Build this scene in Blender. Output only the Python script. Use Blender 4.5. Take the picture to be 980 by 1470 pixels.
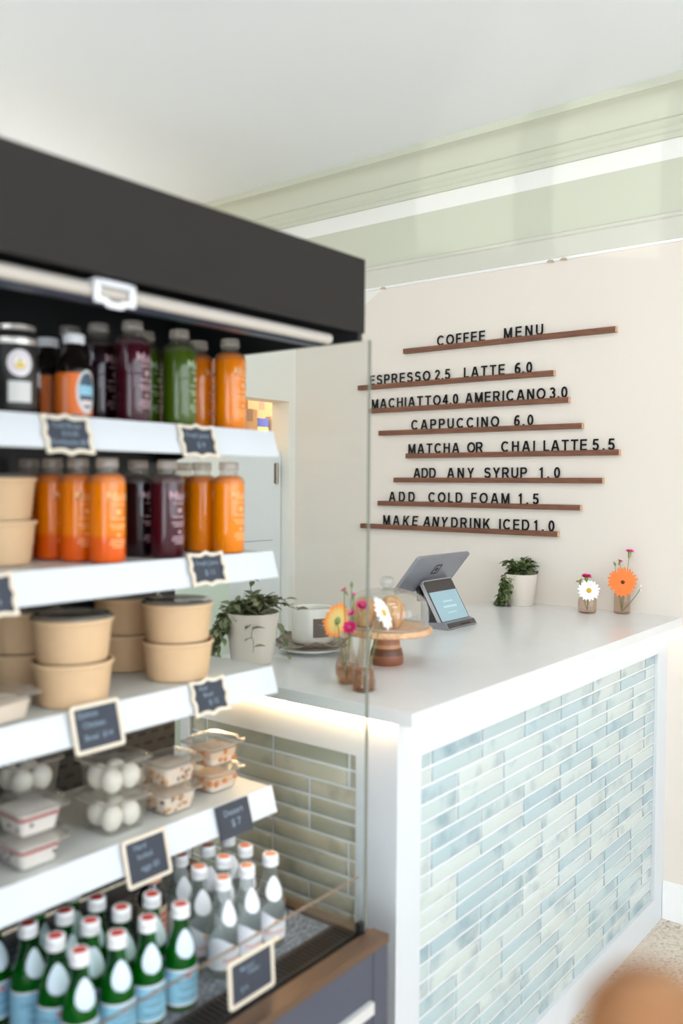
import bpy, bmesh, math, random
from mathutils import Vector, Matrix
random.seed(7)
PI = math.pi
for o in list(bpy.data.objects):
    bpy.data.objects.remove(o)
SC = bpy.context.scene
COL = SC.collection

# ------------------------------------------------------------------ camera
F_PX, YAW, PITCH, ROLL = 1270.93, 0.66853, 0.0316, 0.00692
cd = bpy.data.cameras.new('camera')
cam = bpy.data.objects.new('camera', cd)
COL.objects.link(cam)
Fg = Vector((math.cos(YAW), math.sin(YAW), 0)); Rg = Vector((math.sin(YAW), -math.cos(YAW), 0)); Ug = Vector((0, 0, 1))
F2 = Fg * math.cos(PITCH) - Ug * math.sin(PITCH)
U2 = Ug * math.cos(PITCH) + Fg * math.sin(PITCH)
R3 = Rg * math.cos(ROLL) + U2 * math.sin(ROLL)
U3 = U2 * math.cos(ROLL) - Rg * math.sin(ROLL)
M = Matrix((R3, U3, -F2)).transposed().to_4x4()
M.translation = Vector((0, 0, 1.5))
cam.matrix_world = M
cd.sensor_fit = 'VERTICAL'; cd.sensor_height = 36; cd.sensor_width = 24
cd.lens = 36 * F_PX / 1470
cd.clip_start = 0.02
cd.dof.use_dof = True
cd.dof.focus_distance = 3.0
cd.dof.aperture_fstop = 1.9
SC.camera = cam

# ------------------------------------------------------------------ world, lights, exposure
def lin(c):
    return tuple(((v / 255) / 12.92 if v <= 10 else ((v / 255 + .055) / 1.055) ** 2.4) for v in c)

W = bpy.data.worlds.new('world'); SC.world = W
W.use_nodes = True
wn = W.node_tree
bg = wn.nodes['Background']
# overcast sky above, sunlit pavement below the horizon
wtc = wn.nodes.new('ShaderNodeTexCoord'); wsp = wn.nodes.new('ShaderNodeSeparateXYZ'); wr = wn.nodes.new('ShaderNodeValToRGB')
wmr = wn.nodes.new('ShaderNodeMapRange'); wmr.inputs['From Min'].default_value = -1; wmr.inputs['From Max'].default_value = 1
wn.links.new(wtc.outputs['Generated'], wsp.inputs[0]); wn.links.new(wsp.outputs[2], wmr.inputs['Value']); wn.links.new(wmr.outputs[0], wr.inputs[0])
wr.color_ramp.elements[0].position = .46; wr.color_ramp.elements[0].color = (.90, .95, 1.02, 1)
wr.color_ramp.elements[1].position = .54; wr.color_ramp.elements[1].color = (.85, .92, 1.03, 1)
wn.links.new(wr.outputs[0], bg.inputs[0]); bg.inputs[1].default_value = 6.2

def portal(name, loc, rot, sx, sy):
    l = bpy.data.lights.new(name, 'AREA'); l.shape = 'RECTANGLE'; l.size = sx; l.size_y = sy
    l.cycles.is_portal = True
    o = bpy.data.objects.new(name, l); o.location = loc; o.rotation_euler = rot
    COL.objects.link(o); return o
# unseen lamps added under the ceiling to brighten the worktop
for lx, ly in ((.95, -.25), (.35, .95), (1.35, .55)):
    l = bpy.data.lights.new('added_fill_lamp', 'AREA'); l.shape = 'DISK'; l.size = .5; l.energy = 4.5; l.color = (1, .975, .95)
    o = bpy.data.objects.new('added_fill_lamp', l); o.location = (lx, ly, 2.84); COL.objects.link(o)
# daylight comes in through the storefront windows (front wall, Y = -2.6) and the side windows (X = -2.6)
portal('daylight_storefront', (0.64, -2.67, 1.43), (PI / 2, 0, 0), 4.7, 2.36)
portal('daylight_side', (-2.67, 0.1, 1.43), (PI / 2, 0, -PI / 2), 4.1, 2.36)
# sunlight thrown back up from the street through the storefront onto the upper wall
l = bpy.data.lights.new('street_glint', 'SPOT'); l.energy = 1900; l.color = (1, .98, .94); l.spot_size = math.radians(6.4); l.spot_blend = .25; l.shadow_soft_size = .012
o = bpy.data.objects.new('street_glint', l); o.location = (-8.74, -10, .3); COL.objects.link(o)
o.rotation_euler = (Vector((3.05, 1.35, 2.82)) - o.location).to_track_quat('-Z', 'Y').to_euler()
SC.view_settings.view_transform = 'Standard'
SC.view_settings.look = 'None'
SC.view_settings.gamma = 1
SC.view_settings.use_curve_mapping = False
SC.view_settings.exposure = 0.16
SC.cycles.transparent_max_bounces = 40
SC.cycles.max_bounces = 10
SC.cycles.diffuse_bounces = 6
SC.cycles.sample_clamp_indirect = 6

# ------------------------------------------------------------------ materials
MATS = {}
def newmat(name):
    m = bpy.data.materials.new(name); m.use_nodes = True
    nt = m.node_tree
    return m, nt, nt.nodes['Principled BSDF']

def mat(name, rgb, rough=.5, metal=0, coat=0, trans=0, emit=None, estr=0, spec=.5, noise=0, nscale=20, bump=0, bscale=200, sss=0):
    if name in MATS: return MATS[name]
    m, nt, p = newmat(name)
    c = lin(rgb)
    p.inputs['Base Color'].default_value = (*c, 1)
    p.inputs['Roughness'].default_value = rough; p.inputs['Metallic'].default_value = metal
    p.inputs['Coat Weight'].default_value = coat; p.inputs['Transmission Weight'].default_value = trans
    p.inputs['Specular IOR Level'].default_value = spec
    if emit: p.inputs['Emission Color'].default_value = (*lin(emit), 1); p.inputs['Emission Strength'].default_value = estr
    if sss:
        p.inputs['Subsurface Weight'].default_value = sss; p.inputs['Subsurface Radius'].default_value = (.01, .006, .003)
    if noise or bump:
        tc = nt.nodes.new('ShaderNodeTexCoord')
        n = nt.nodes.new('ShaderNodeTexNoise'); n.inputs['Scale'].default_value = nscale; n.inputs['Detail'].default_value = 5
        nt.links.new(tc.outputs['Object'], n.inputs['Vector'])
        if noise:
            mx = nt.nodes.new('ShaderNodeMix'); mx.data_type = 'RGBA'
            mx.inputs['A'].default_value = (*[v * (1 - noise) for v in c], 1); mx.inputs['B'].default_value = (*[min(1, v * (1 + noise)) for v in c], 1)
            nt.links.new(n.outputs['Fac'], mx.inputs['Factor']); nt.links.new(mx.outputs['Result'], p.inputs['Base Color'])
        if bump:
            n2 = nt.nodes.new('ShaderNodeTexNoise'); n2.inputs['Scale'].default_value = bscale
            nt.links.new(tc.outputs['Object'], n2.inputs['Vector'])
            b = nt.nodes.new('ShaderNodeBump'); b.inputs['Strength'].default_value = bump; b.inputs['Distance'].default_value = .002
            nt.links.new(n2.outputs['Fac'], b.inputs['Height']); nt.links.new(b.outputs['Normal'], p.inputs['Normal'])
    MATS[name] = m
    return m

def clear(name, tint=(250, 252, 250), refl=1.0, rough=.03, glow=None, gw=.3, base=.03):
    """thin clear shell: tinted see-through plus a fresnel sheen; glow mixes in a translucent body colour"""
    if name in MATS: return MATS[name]
    m = bpy.data.materials.new(name); m.use_nodes = True; nt = m.node_tree; nt.nodes.clear()
    out = nt.nodes.new('ShaderNodeOutputMaterial')
    tr = nt.nodes.new('ShaderNodeBsdfTransparent'); tr.inputs[0].default_value = (*lin(tint), 1)
    gl = nt.nodes.new('ShaderNodeBsdfGlossy'); gl.inputs['Roughness'].default_value = rough
    lwn = nt.nodes.new('ShaderNodeLayerWeight'); lwn.inputs['Blend'].default_value = .5
    lw = nt.nodes.new('ShaderNodeMath'); lw.operation = 'POWER'; lw.inputs[1].default_value = 4.0
    nt.links.new(lwn.outputs['Facing'], lw.inputs[0])
    mu = nt.nodes.new('ShaderNodeMath'); mu.operation = 'MULTIPLY_ADD'; mu.inputs[1].default_value = refl; mu.inputs[2].default_value = base; mu.use_clamp = True
    nt.links.new(lw.outputs[0], mu.inputs[0])
    mix = nt.nodes.new('ShaderNodeMixShader')
    nt.links.new(mu.outputs[0], mix.inputs[0])
    src = tr
    if glow:
        d = nt.nodes.new('ShaderNodeBsdfDiffuse'); d.inputs[0].default_value = (*lin(glow), 1)
        t2 = nt.nodes.new('ShaderNodeBsdfTranslucent'); t2.inputs[0].default_value = (*lin(glow), 1)
        md = nt.nodes.new('ShaderNodeMixShader'); md.inputs[0].default_value = .55
        nt.links.new(d.outputs[0], md.inputs[1]); nt.links.new(t2.outputs[0], md.inputs[2])
        m2 = nt.nodes.new('ShaderNodeMixShader'); m2.inputs[0].default_value = gw
        nt.links.new(tr.outputs[0], m2.inputs[1]); nt.links.new(md.outputs[0], m2.inputs[2]); src = m2
    nt.links.new(src.outputs[0], mix.inputs[1]); nt.links.new(gl.outputs[0], mix.inputs[2])
    nt.links.new(mix.outputs[0], out.inputs[0])
    MATS[name] = m
    return m

def wood(name, a, b, scale=(3, 30, 30), rough=.45):
    if name in MATS: return MATS[name]
    m, nt, p = newmat(name)
    tc = nt.nodes.new('ShaderNodeTexCoord'); mp = nt.nodes.new('ShaderNodeMapping'); mp.inputs['Scale'].default_value = scale
    n = nt.nodes.new('ShaderNodeTexNoise'); n.inputs['Scale'].default_value = 4; n.inputs['Detail'].default_value = 6; n.inputs['Distortion'].default_value = .6
    r = nt.nodes.new('ShaderNodeValToRGB'); r.color_ramp.elements[0].position = .3; r.color_ramp.elements[1].position = .7
    r.color_ramp.elements[0].color = (*lin(a), 1); r.color_ramp.elements[1].color = (*lin(b), 1)
    nt.links.new(tc.outputs['Object'], mp.inputs[0]); nt.links.new(mp.outputs[0], n.inputs['Vector'])
    nt.links.new(n.outputs['Fac'], r.inputs[0]); nt.links.new(r.outputs[0], p.inputs['Base Color'])
    p.inputs['Roughness'].default_value = rough
    MATS[name] = m
    return m

def zbands(name, axis, stops, rough=.6, coat=0):
    """flat colour bands along one object axis: stops = [(position, rgb), ...] from low to high, positions in metres"""
    if name in MATS: return MATS[name]
    m, nt, p = newmat(name)
    tc = nt.nodes.new('ShaderNodeTexCoord'); sp = nt.nodes.new('ShaderNodeSeparateXYZ')
    nt.links.new(tc.outputs['Object'], sp.inputs[0])
    lo, hi = stops[0][0], stops[-1][0] + .01
    mr = nt.nodes.new('ShaderNodeMapRange'); mr.inputs['From Min'].default_value = lo; mr.inputs['From Max'].default_value = hi
    nt.links.new(sp.outputs[axis], mr.inputs['Value'])
    r = nt.nodes.new('ShaderNodeValToRGB'); r.color_ramp.interpolation = 'CONSTANT'
    els = r.color_ramp.elements
    while len(els) < len(stops): els.new(.5)
    for e, (z, c) in zip(els, stops):
        e.position = (z - lo) / (hi - lo)
    for e, (z, c) in zip(els, stops):
        e.color = (*lin(c), 1)
    nt.links.new(mr.outputs[0], r.inputs[0]); nt.links.new(r.outputs[0], p.inputs['Base Color'])
    p.inputs['Roughness'].default_value = rough; p.inputs['Coat Weight'].default_value = coat
    MATS[name] = m
    return m

# ------------------------------------------------------------------ mesh helpers
class MB:
    def __init__(s): s.bm = bmesh.new()
    def box(s, x0, x1, y0, y1, z0, z1, mtx=None):
        vs = [s.bm.verts.new(v) for v in ((x0, y0, z0), (x1, y0, z0), (x1, y1, z0), (x0, y1, z0), (x0, y0, z1), (x1, y0, z1), (x1, y1, z1), (x0, y1, z1))]
        for f in ((3, 2, 1, 0), (4, 5, 6, 7), (0, 1, 5, 4), (1, 2, 6, 5), (2, 3, 7, 6), (3, 0, 4, 7)):
            s.bm.faces.new([vs[i] for i in f])
        if mtx: bmesh.ops.transform(s.bm, matrix=mtx, verts=vs)
        return s
    def lathe(s, prof, seg=32, c=(0, 0, 0), cap0=True, cap1=True, mtx=None, fn=None, a0=0, a1=None):
        """prof: [(r, z), ...]; fn(angle, r, z) -> r for lobed shapes"""
        rings = []; full = a1 is None
        n = seg if full else seg + 1
        for r, z in prof:
            ring = []
            for k in range(n):
                a = 2 * PI * k / seg if full else a0 + (a1 - a0) * k / seg
                rr = fn(a, r, z) if fn else r
                ring.append(s.bm.verts.new((c[0] + rr * math.cos(a), c[1] + rr * math.sin(a), c[2] + z)))
            rings.append(ring)
        for i in range(len(rings) - 1):
            for k in range(seg):
                k2 = (k + 1) % n
                s.bm.faces.new((rings[i][k], rings[i][k2], rings[i + 1][k2], rings[i + 1][k]))
        if full:
            if cap0: s.bm.faces.new(rings[0][::-1])
            if cap1: s.bm.faces.new(rings[-1])
        if mtx: bmesh.ops.transform(s.bm, matrix=mtx, verts=[v for r in rings for v in r])
        return s
    def tube(s, pts, r, seg=8, r1=None):
        pts = [Vector(p) for p in pts]; rings = []
        for i, p in enumerate(pts):
            d = (pts[min(i + 1, len(pts) - 1)] - pts[max(i - 1, 0)]).normalized()
            a = d.orthogonal().normalized() if i == 0 else (rings_a - d * rings_a.dot(d)).normalized()
            rings_a = a; b = d.cross(a)
            rr = r if r1 is None else r + (r1 - r) * i / max(1, len(pts) - 1)
            rings.append([s.bm.verts.new(p + (a * math.cos(2 * PI * k / seg) + b * math.sin(2 * PI * k / seg)) * rr) for k in range(seg)])
        for i in range(len(rings) - 1):
            for k in range(seg):
                s.bm.faces.new((rings[i][k], rings[i][(k + 1) % seg], rings[i + 1][(k + 1) % seg], rings[i + 1][k]))
        s.bm.faces.new(rings[0][::-1]); s.bm.faces.new(rings[-1])
        return s
    def prism(s, poly, o, ux, uy, uz):
        """poly in 2D (along ux, uy from o), thickness vector uz"""
        o, ux, uy, uz = Vector(o), Vector(ux), Vector(uy), Vector(uz)
        a = [s.bm.verts.new(o + ux * p[0] + uy * p[1]) for p in poly]
        b = [s.bm.verts.new(o + ux * p[0] + uy * p[1] + uz) for p in poly]
        s.bm.faces.new(a[::-1]); s.bm.faces.new(b)
        for i in range(len(poly)):
            j = (i + 1) % len(poly)
            s.bm.faces.new((a[i], a[j], b[j], b[i]))
        return s
    def quadstrip(s, A, B):
        a = [s.bm.verts.new(p) for p in A]; b = [s.bm.verts.new(p) for p in B]
        for i in range(len(a) - 1): s.bm.faces.new((a[i], a[i + 1], b[i + 1], b[i]))
        return s
    def face(s, pts):
        s.bm.faces.new([s.bm.verts.new(p) for p in pts]); return s
    def add_mesh(s, me, mtx):
        n0 = len(s.bm.verts); s.bm.from_mesh(me); s.bm.verts.ensure_lookup_table()
        bmesh.ops.transform(s.bm, matrix=mtx, verts=s.bm.verts[n0:])
        return s
    def xf(s, m): bmesh.ops.transform(s.bm, matrix=m, verts=s.bm.verts); return s
    def bevel(s, w, seg=2):
        es = [e for e in s.bm.edges if len(e.link_faces) == 2 and e.calc_face_angle(0) > .6]
        bmesh.ops.bevel(s.bm, geom=es, offset=w, segments=seg, affect='EDGES', profile=.5, clamp_overlap=True); return s
    def build(s, name, m, parent=None, smooth=True, loc=None, angle=40, norm=True):
        if norm: bmesh.ops.recalc_face_normals(s.bm, faces=s.bm.faces)
        me = bpy.data.meshes.new(name); s.bm.to_mesh(me); s.bm.free()
        me.materials.append(m)
        o = bpy.data.objects.new(name, me); COL.objects.link(o)
        if smooth:
            me.shade_smooth()
            me.set_sharp_from_angle(angle=math.radians(angle))
        if parent: o.parent = parent
        if loc: o.location = loc
        return o

def tag(o, label, cat, group=None):
    o['label'] = label; o['category'] = cat
    if group: o['group'] = group
    return o
def empty(name, loc, rz=0, label=None, cat=None, group=None):
    o = bpy.data.objects.new(name, None); COL.objects.link(o); o.empty_display_size = .05
    o.location = loc; o.rotation_euler = (0, 0, rz)
    if label: tag(o, label, cat, group)
    return o
def struct(o): o['kind'] = 'structure'; return o
KIDS = {}
def children(o): return [c for c in o.children]
def copy_tree(o, loc=None, rz=None, label=None, group=None, parent=None, prune=()):
    c = o.copy(); COL.objects.link(c)
    if parent: c.parent = parent
    for ch in list(o.children):
        if ch.name.split('.')[0] in prune: continue
        copy_tree(ch, parent=c)
    if loc is not None: c.location = loc
    if rz is not None: c.rotation_euler = (0, 0, rz)
    if label: c['label'] = label
    if group: c['group'] = group
    return c

_glyph = {}
def text_mesh(s, bold=0.0, ext=0.0, font_res=3):
    key = (s, bold, ext)
    if key in _glyph: return _glyph[key]
    cu = bpy.data.curves.new('t', 'FONT'); cu.body = s; cu.size = 1; cu.offset = bold; cu.extrude = ext; cu.resolution_u = font_res
    ob = bpy.data.objects.new('t', cu); COL.objects.link(ob)
    dg = bpy.context.evaluated_depsgraph_get()
    me = bpy.data.meshes.new_from_object(ob.evaluated_get(dg))
    bpy.data.objects.remove(ob)
    xs = [v.co.x for v in me.vertices]; ys = [v.co.y for v in me.vertices]
    r = (me, min(xs), max(xs), min(ys), max(ys)) if xs else (me, 0, 0, 0, 0)
    _glyph[key] = r
    return r
CAPH = text_mesh('H')[4]
def frame_mtx(o, ux, uy):
    ux, uy = Vector(ux).normalized(), Vector(uy).normalized(); n = ux.cross(uy)
    m = Matrix((ux, uy, n)).transposed().to_4x4(); m.translation = Vector(o); return m

# ------------------------------------------------------------------ the setting
XW, YL, ZC = 3.086, 2.71, 2.857
WHITE = mat('white_paint', (240, 240, 238), .55)
CEIL = mat('ceiling_paint', (236, 240, 242), .8)
CREAM = mat('cream_paint', (232, 229, 220), .6)
SAGE = mat('sage_paint', (202, 204, 186), .5)
wall_m = zbands('menu_wall_paint', 2, [(0, (236, 233, 226)), (2.43, (202, 204, 186)), (2.613, (236, 235, 230)), (2.9, (236, 235, 230))])
BEIGE = mat('beige_wall_covering', (226, 217, 206), .6)

# floor: exposed aggregate concrete
m, nt, p = newmat('aggregate_floor'); MATS['floor'] = m
tc = nt.nodes.new('ShaderNodeTexCoord')
v = nt.nodes.new('ShaderNodeTexVoronoi'); v.inputs['Scale'].default_value = 130
v2 = nt.nodes.new('ShaderNodeTexNoise'); v2.inputs['Scale'].default_value = 3; v2.inputs['Detail'].default_value = 4
r = nt.nodes.new('ShaderNodeValToRGB')
els = r.color_ramp.elements
els[0].position = 0; els[0].color = (*lin((116, 104, 94)), 1); els[1].position = .75; els[1].color = (*lin((216, 208, 196)), 1)
e = els.new(.25); e.color = (*lin((188, 174, 156)), 1)
sx = nt.nodes.new('ShaderNodeSeparateColor')
nt.links.new(tc.outputs['Object'], v.inputs['Vector']); nt.links.new(tc.outputs['Object'], v2.inputs['Vector'])
nt.links.new(v.outputs['Color'], sx.inputs[0]); nt.links.new(sx.outputs[0], r.inputs[0])
mx = nt.nodes.new('ShaderNodeMix'); mx.data_type = 'RGBA'; mx.inputs['B'].default_value = (*lin((206, 193, 174)), 1)
rr = nt.nodes.new('ShaderNodeMapRange'); rr.inputs['From Min'].default_value = .4; rr.inputs['From Max'].default_value = .6; rr.inputs['To Min'].default_value = .25; rr.inputs['To Max'].default_value = .75
nt.links.new(v2.outputs['Fac'], rr.inputs['Value']); nt.links.new(rr.outputs[0], mx.inputs['Factor']); nt.links.new(r.outputs[0], mx.inputs['A'])
nt.links.new(mx.outputs['Result'], p.inputs['Base Color']); p.inputs['Roughness'].default_value = .45
struct(MB().box(-2.7, 3.95, -2.7, 6.1, -.1, 0).build('floor', m, smooth=False))
struct(MB().box(-2.7, 3.2, -2.7, 6.1, ZC, ZC + .1).build('ceiling', CEIL, smooth=False))
struct(MB().box(XW, XW + .12, -2.6, 2.71, 0, ZC).box(XW, XW + .12, 2.71, 6, 2.3, ZC).build('wall_back', wall_m, smooth=False))
# door wall: pieces around the opening
mb = MB().box(.2, 2.66, YL, YL + .107, 0, 2.3).box(3.04, XW + .12, YL, YL + .107, 0, 2.3).box(2.66, 3.04, YL, YL + .107, 1.875, 2.3)
struct(mb.build('wall_left', CREAM, smooth=False))
struct(MB().box(1.9, 2.655, YL - .006, YL, 0, 1.18).build('trim_5', mat('pale_sage_panel', (214, 226, 208), .5), smooth=False))
struct(MB().box(-2.6, 3.2, 6.0, 6.1, 0, ZC).build('wall_far', CREAM, smooth=False))
# storefront wall and side wall: header, piers, storefront sills raised to trim the light; windows with white frames
def window(n, horiz, c0, c1, at, z0=.25, z1=2.6):
    w = struct(empty('window_%d' % n, (0, 0, 0)))
    mb = MB()
    def b(a0, a1, za, zb):
        if horiz: mb.box(a0, a1, at - .05, at + .03, za, zb)
        else: mb.box(at - .05, at + .03, a0, a1, za, zb)
    b(c0, c0 + .06, z0, z1); b(c1 - .06, c1, z0, z1); b(c0 + .06, c1 - .06, z0, z0 + .06); b(c0 + .06, c1 - .06, z1 - .06, z1); b(c0 + .06, c1 - .06, 2.0, 2.05)
    mid = (c0 + c1) / 2; b(mid - .013, mid + .013, z0 + .06, 2.0); b(mid - .02, mid + .02, 2.05, z1 - .06)
    struct(mb.build('window_frame', WHITE, w, smooth=False))
    g = MB()
    if horiz: g.box(c0 + .06, c1 - .06, at - .012, at - .006, z0 + .06, z1 - .06)
    else: g.box(at - .012, at - .006, c0 + .06, c1 - .06, z0 + .06, z1 - .06)
    struct(g.build('window_pane', clear('window_glass', (252, 253, 253), .6), w, smooth=False))
SILL = .95
mb = MB().box(-2.6, XW + .12, -2.66, -2.56, 0, .25).box(-2.6, XW + .12, -2.66, -2.56, 2.6, ZC)
edges = [(-1.59, -.73), (-.5, .58), (.7, 1.78), (1.9, 2.98)]
px = -2.6
for a, b_ in edges:
    mb.box(px, a, -2.66, -2.56, .25, 2.6); px = b_
mb.box(-1.59, -.73, -2.66, -2.56, .25, 1.56).box(-.5, 2.98, -2.66, -2.56, .25, SILL)  # unseen infill, shaped to hold back daylight and cut the street beam
mb.box(px, XW + .12, -2.66, -2.56, .25, 2.6)
struct(mb.build('wall_front', WHITE, smooth=False))
for i, (a, b_) in enumerate(edges): window(i + 1, True, a, b_, -2.6, 1.56 if i == 0 else SILL)
mb = MB().box(-2.66, -2.56, -2.56, 6, 0, .25).box(-2.66, -2.56, -2.56, 6, 2.6, ZC)
edges = [(-1.9, -.7), (-.5, .7), (.9, 2.1)]
py = -2.56
for a, b_ in edges:
    mb.box(-2.66, -2.56, py, a, .25, 2.6); py = b_
mb.box(-2.66, -2.56, py, 6, .25, 2.6)
struct(mb.build('wall_right', WHITE, smooth=False))
for i, (a, b_) in enumerate(edges): window(i + 5, False, a, b_, -2.6)

# crown moulding along the menu wall
prof = [(0, -.176), (-.012, -.176), (-.014, -.16), (-.02, -.155), (-.02, -.14), (-.028, -.132), (-.034, -.118), (-.030, -.112)]
for k in range(9):
    a = k / 8 * PI / 2
    prof.append((-.034 - .050 * (1 - math.cos(a)), -.110 + .078 * math.sin(a)))
prof += [(-.088, -.030), (-.100, -.028), (-.100, 0), (0, 0)]
struct(MB().prism([(x, z) for x, z in prof], (XW, -2.56, ZC), (1, 0, 0), (0, 0, 1), (0, 8.5, 0)).build('trim_1', SAGE, angle=25))
# lower sage rail moulding and the white edge strip above the beige covering
LSAGE = mat('light_sage_paint', (206, 205, 192), .5)
struct(MB().prism([(0, 0), (-.012, 0), (-.014, .07), (-.02, .075), (-.02, .086), (-.012, .09), (0, .09)], (XW, -2.56, 2.341), (1, 0, 0), (0, 0, 1), (0, 8.5, 0)).build('trim_2', LSAGE))
struct(MB().box(XW - .008, XW, -2.56, YL, 2.331, 2.341).build('trim_3', WHITE, smooth=False))
# beige wall covering with a cut corner
poly = [(-2.56, .13), (YL, .13), (YL, 2.12), (2.311, 2.275), (2.237, 2.322), (2.2, 2.331), (-2.56, 2.331)]
cov = struct(MB().prism(poly, (XW - .003, 0, 0), (0, 1, 0), (0, 0, 1), (.003, 0, 0)).build('trim_4', BEIGE, smooth=False))
mb = MB()
for y in (1.437, 1.385, 2.20):
    mb.prism([(0, 0), (.03, .004), (.02, .012), (.004, .010)], (XW - .010, y, 2.326), (0, 1, 0), (0, 0, 1), (.004, 0, 0))
struct(mb.build('torn_flap', mat('torn_paper', (188, 170, 150), .7), cov, smooth=False))
struct(MB().box(XW - .014, XW, -2.56, .997, 0, .13).build('baseboard_back', WHITE, smooth=False))
# doorway: half door with hinge, store room behind
d1 = struct(empty('door_1', (0, 0, 0)))
mb = MB().box(2.665, 2.998, 2.752, 2.79, .02, 1.646)
lf = struct(mb.bevel(.003).build('door_leaf', mat('door_white', (228, 231, 230), .45), d1))
struct(MB().box(3.0, 3.036, 2.757, 2.797, .0, 1.646).build('door_stile', mat('door_white', (0, 0, 0)), d1, smooth=False))
hg = MB()
hg.lathe([(.006, 0), (.006, .1)], 12, (3.0, 2.747, 1.496))
hg.box(2.985, 2.996, 2.748, 2.752, 1.5, 1.592).box(3.004, 3.012, 2.748, 2.757, 1.5, 1.592)
struct(hg.build('hinge', mat('hinge_steel', (150, 140, 128), .3, 1), lf))
struct(MB().box(2.67, 2.975, 2.7505, 2.752, 1.240, 1.244).build('panel_groove', mat('groove_grey', (170, 172, 172), .6), lf, smooth=False))
# store room shell
STORE = mat('store_room_paint', (226, 205, 172), .7)
mb = MB().box(2.3, 3.9, 3.62, 3.68, 0, 2.3).box(3.84, 3.9, YL + .11, 3.62, 0, 2.3).box(2.24, 2.3, YL + .11, 3.68, 0, 2.3).box(2.3, 3.84, YL + .11, 3.62, 2.24, 2.3)
struct(mb.build('wall_store', STORE, smooth=False))
l = bpy.data.lights.new('store_room_lamp', 'POINT'); l.energy = 2.4; l.color = (1, .76, .5); l.shadow_soft_size = .08
o = bpy.data.objects.new('store_room_lamp', l); o.location = (2.75, 3.05, 2.1); COL.objects.link(o)

def wpart(mb, name, m, root, smooth=True, angle=40):
    """a part given in world coordinates under a thing standing at root.location"""
    mb.xf(Matrix.Translation(-Vector(root.location)))
    return mb.build(name, m, root, smooth=smooth, angle=angle)

# ------------------------------------------------------------------ counter
XP, YP, XE, YB, ZS = 1.4504, 0.9984, XW - .001, 1.645, 1.0244     # cabinet left face, front face, wall end, back, underside of the slab
cab = empty('counter_cabinet', (XP, YP, 0), 0, 'white counter cabinet faced with glazed sea-green tiles under the quartz worktop', 'counter')
CW = mat('counter_white', (213, 217, 220), .5)
mb = MB()
mb.box(XP, 1.539, YP, YP + .02, 0, ZS).box(2.99, XE, YP, YP + .02, 0, ZS).box(1.539, 2.99, YP, YP + .02, .936, ZS).box(1.539, 2.99, YP, YP + .02, 0, .0935)
wpart(mb, 'front_frame', CW, cab, False)
mb = MB()
mb.box(XP, XP + .02, YP + .02, 1.103, 0, ZS).box(XP, XP + .02, 1.615, YB, 0, ZS).box(XP, XP + .02, 1.103, 1.615, .936, ZS).box(XP, XP + .02, 1.103, 1.615, 0, .0935)
wpart(mb, 'end_frame', CW, cab, False)
wpart(MB().box(XP + .022, XE, YP + .022, YB, .0, ZS), 'carcass', CW, cab, False)

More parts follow.
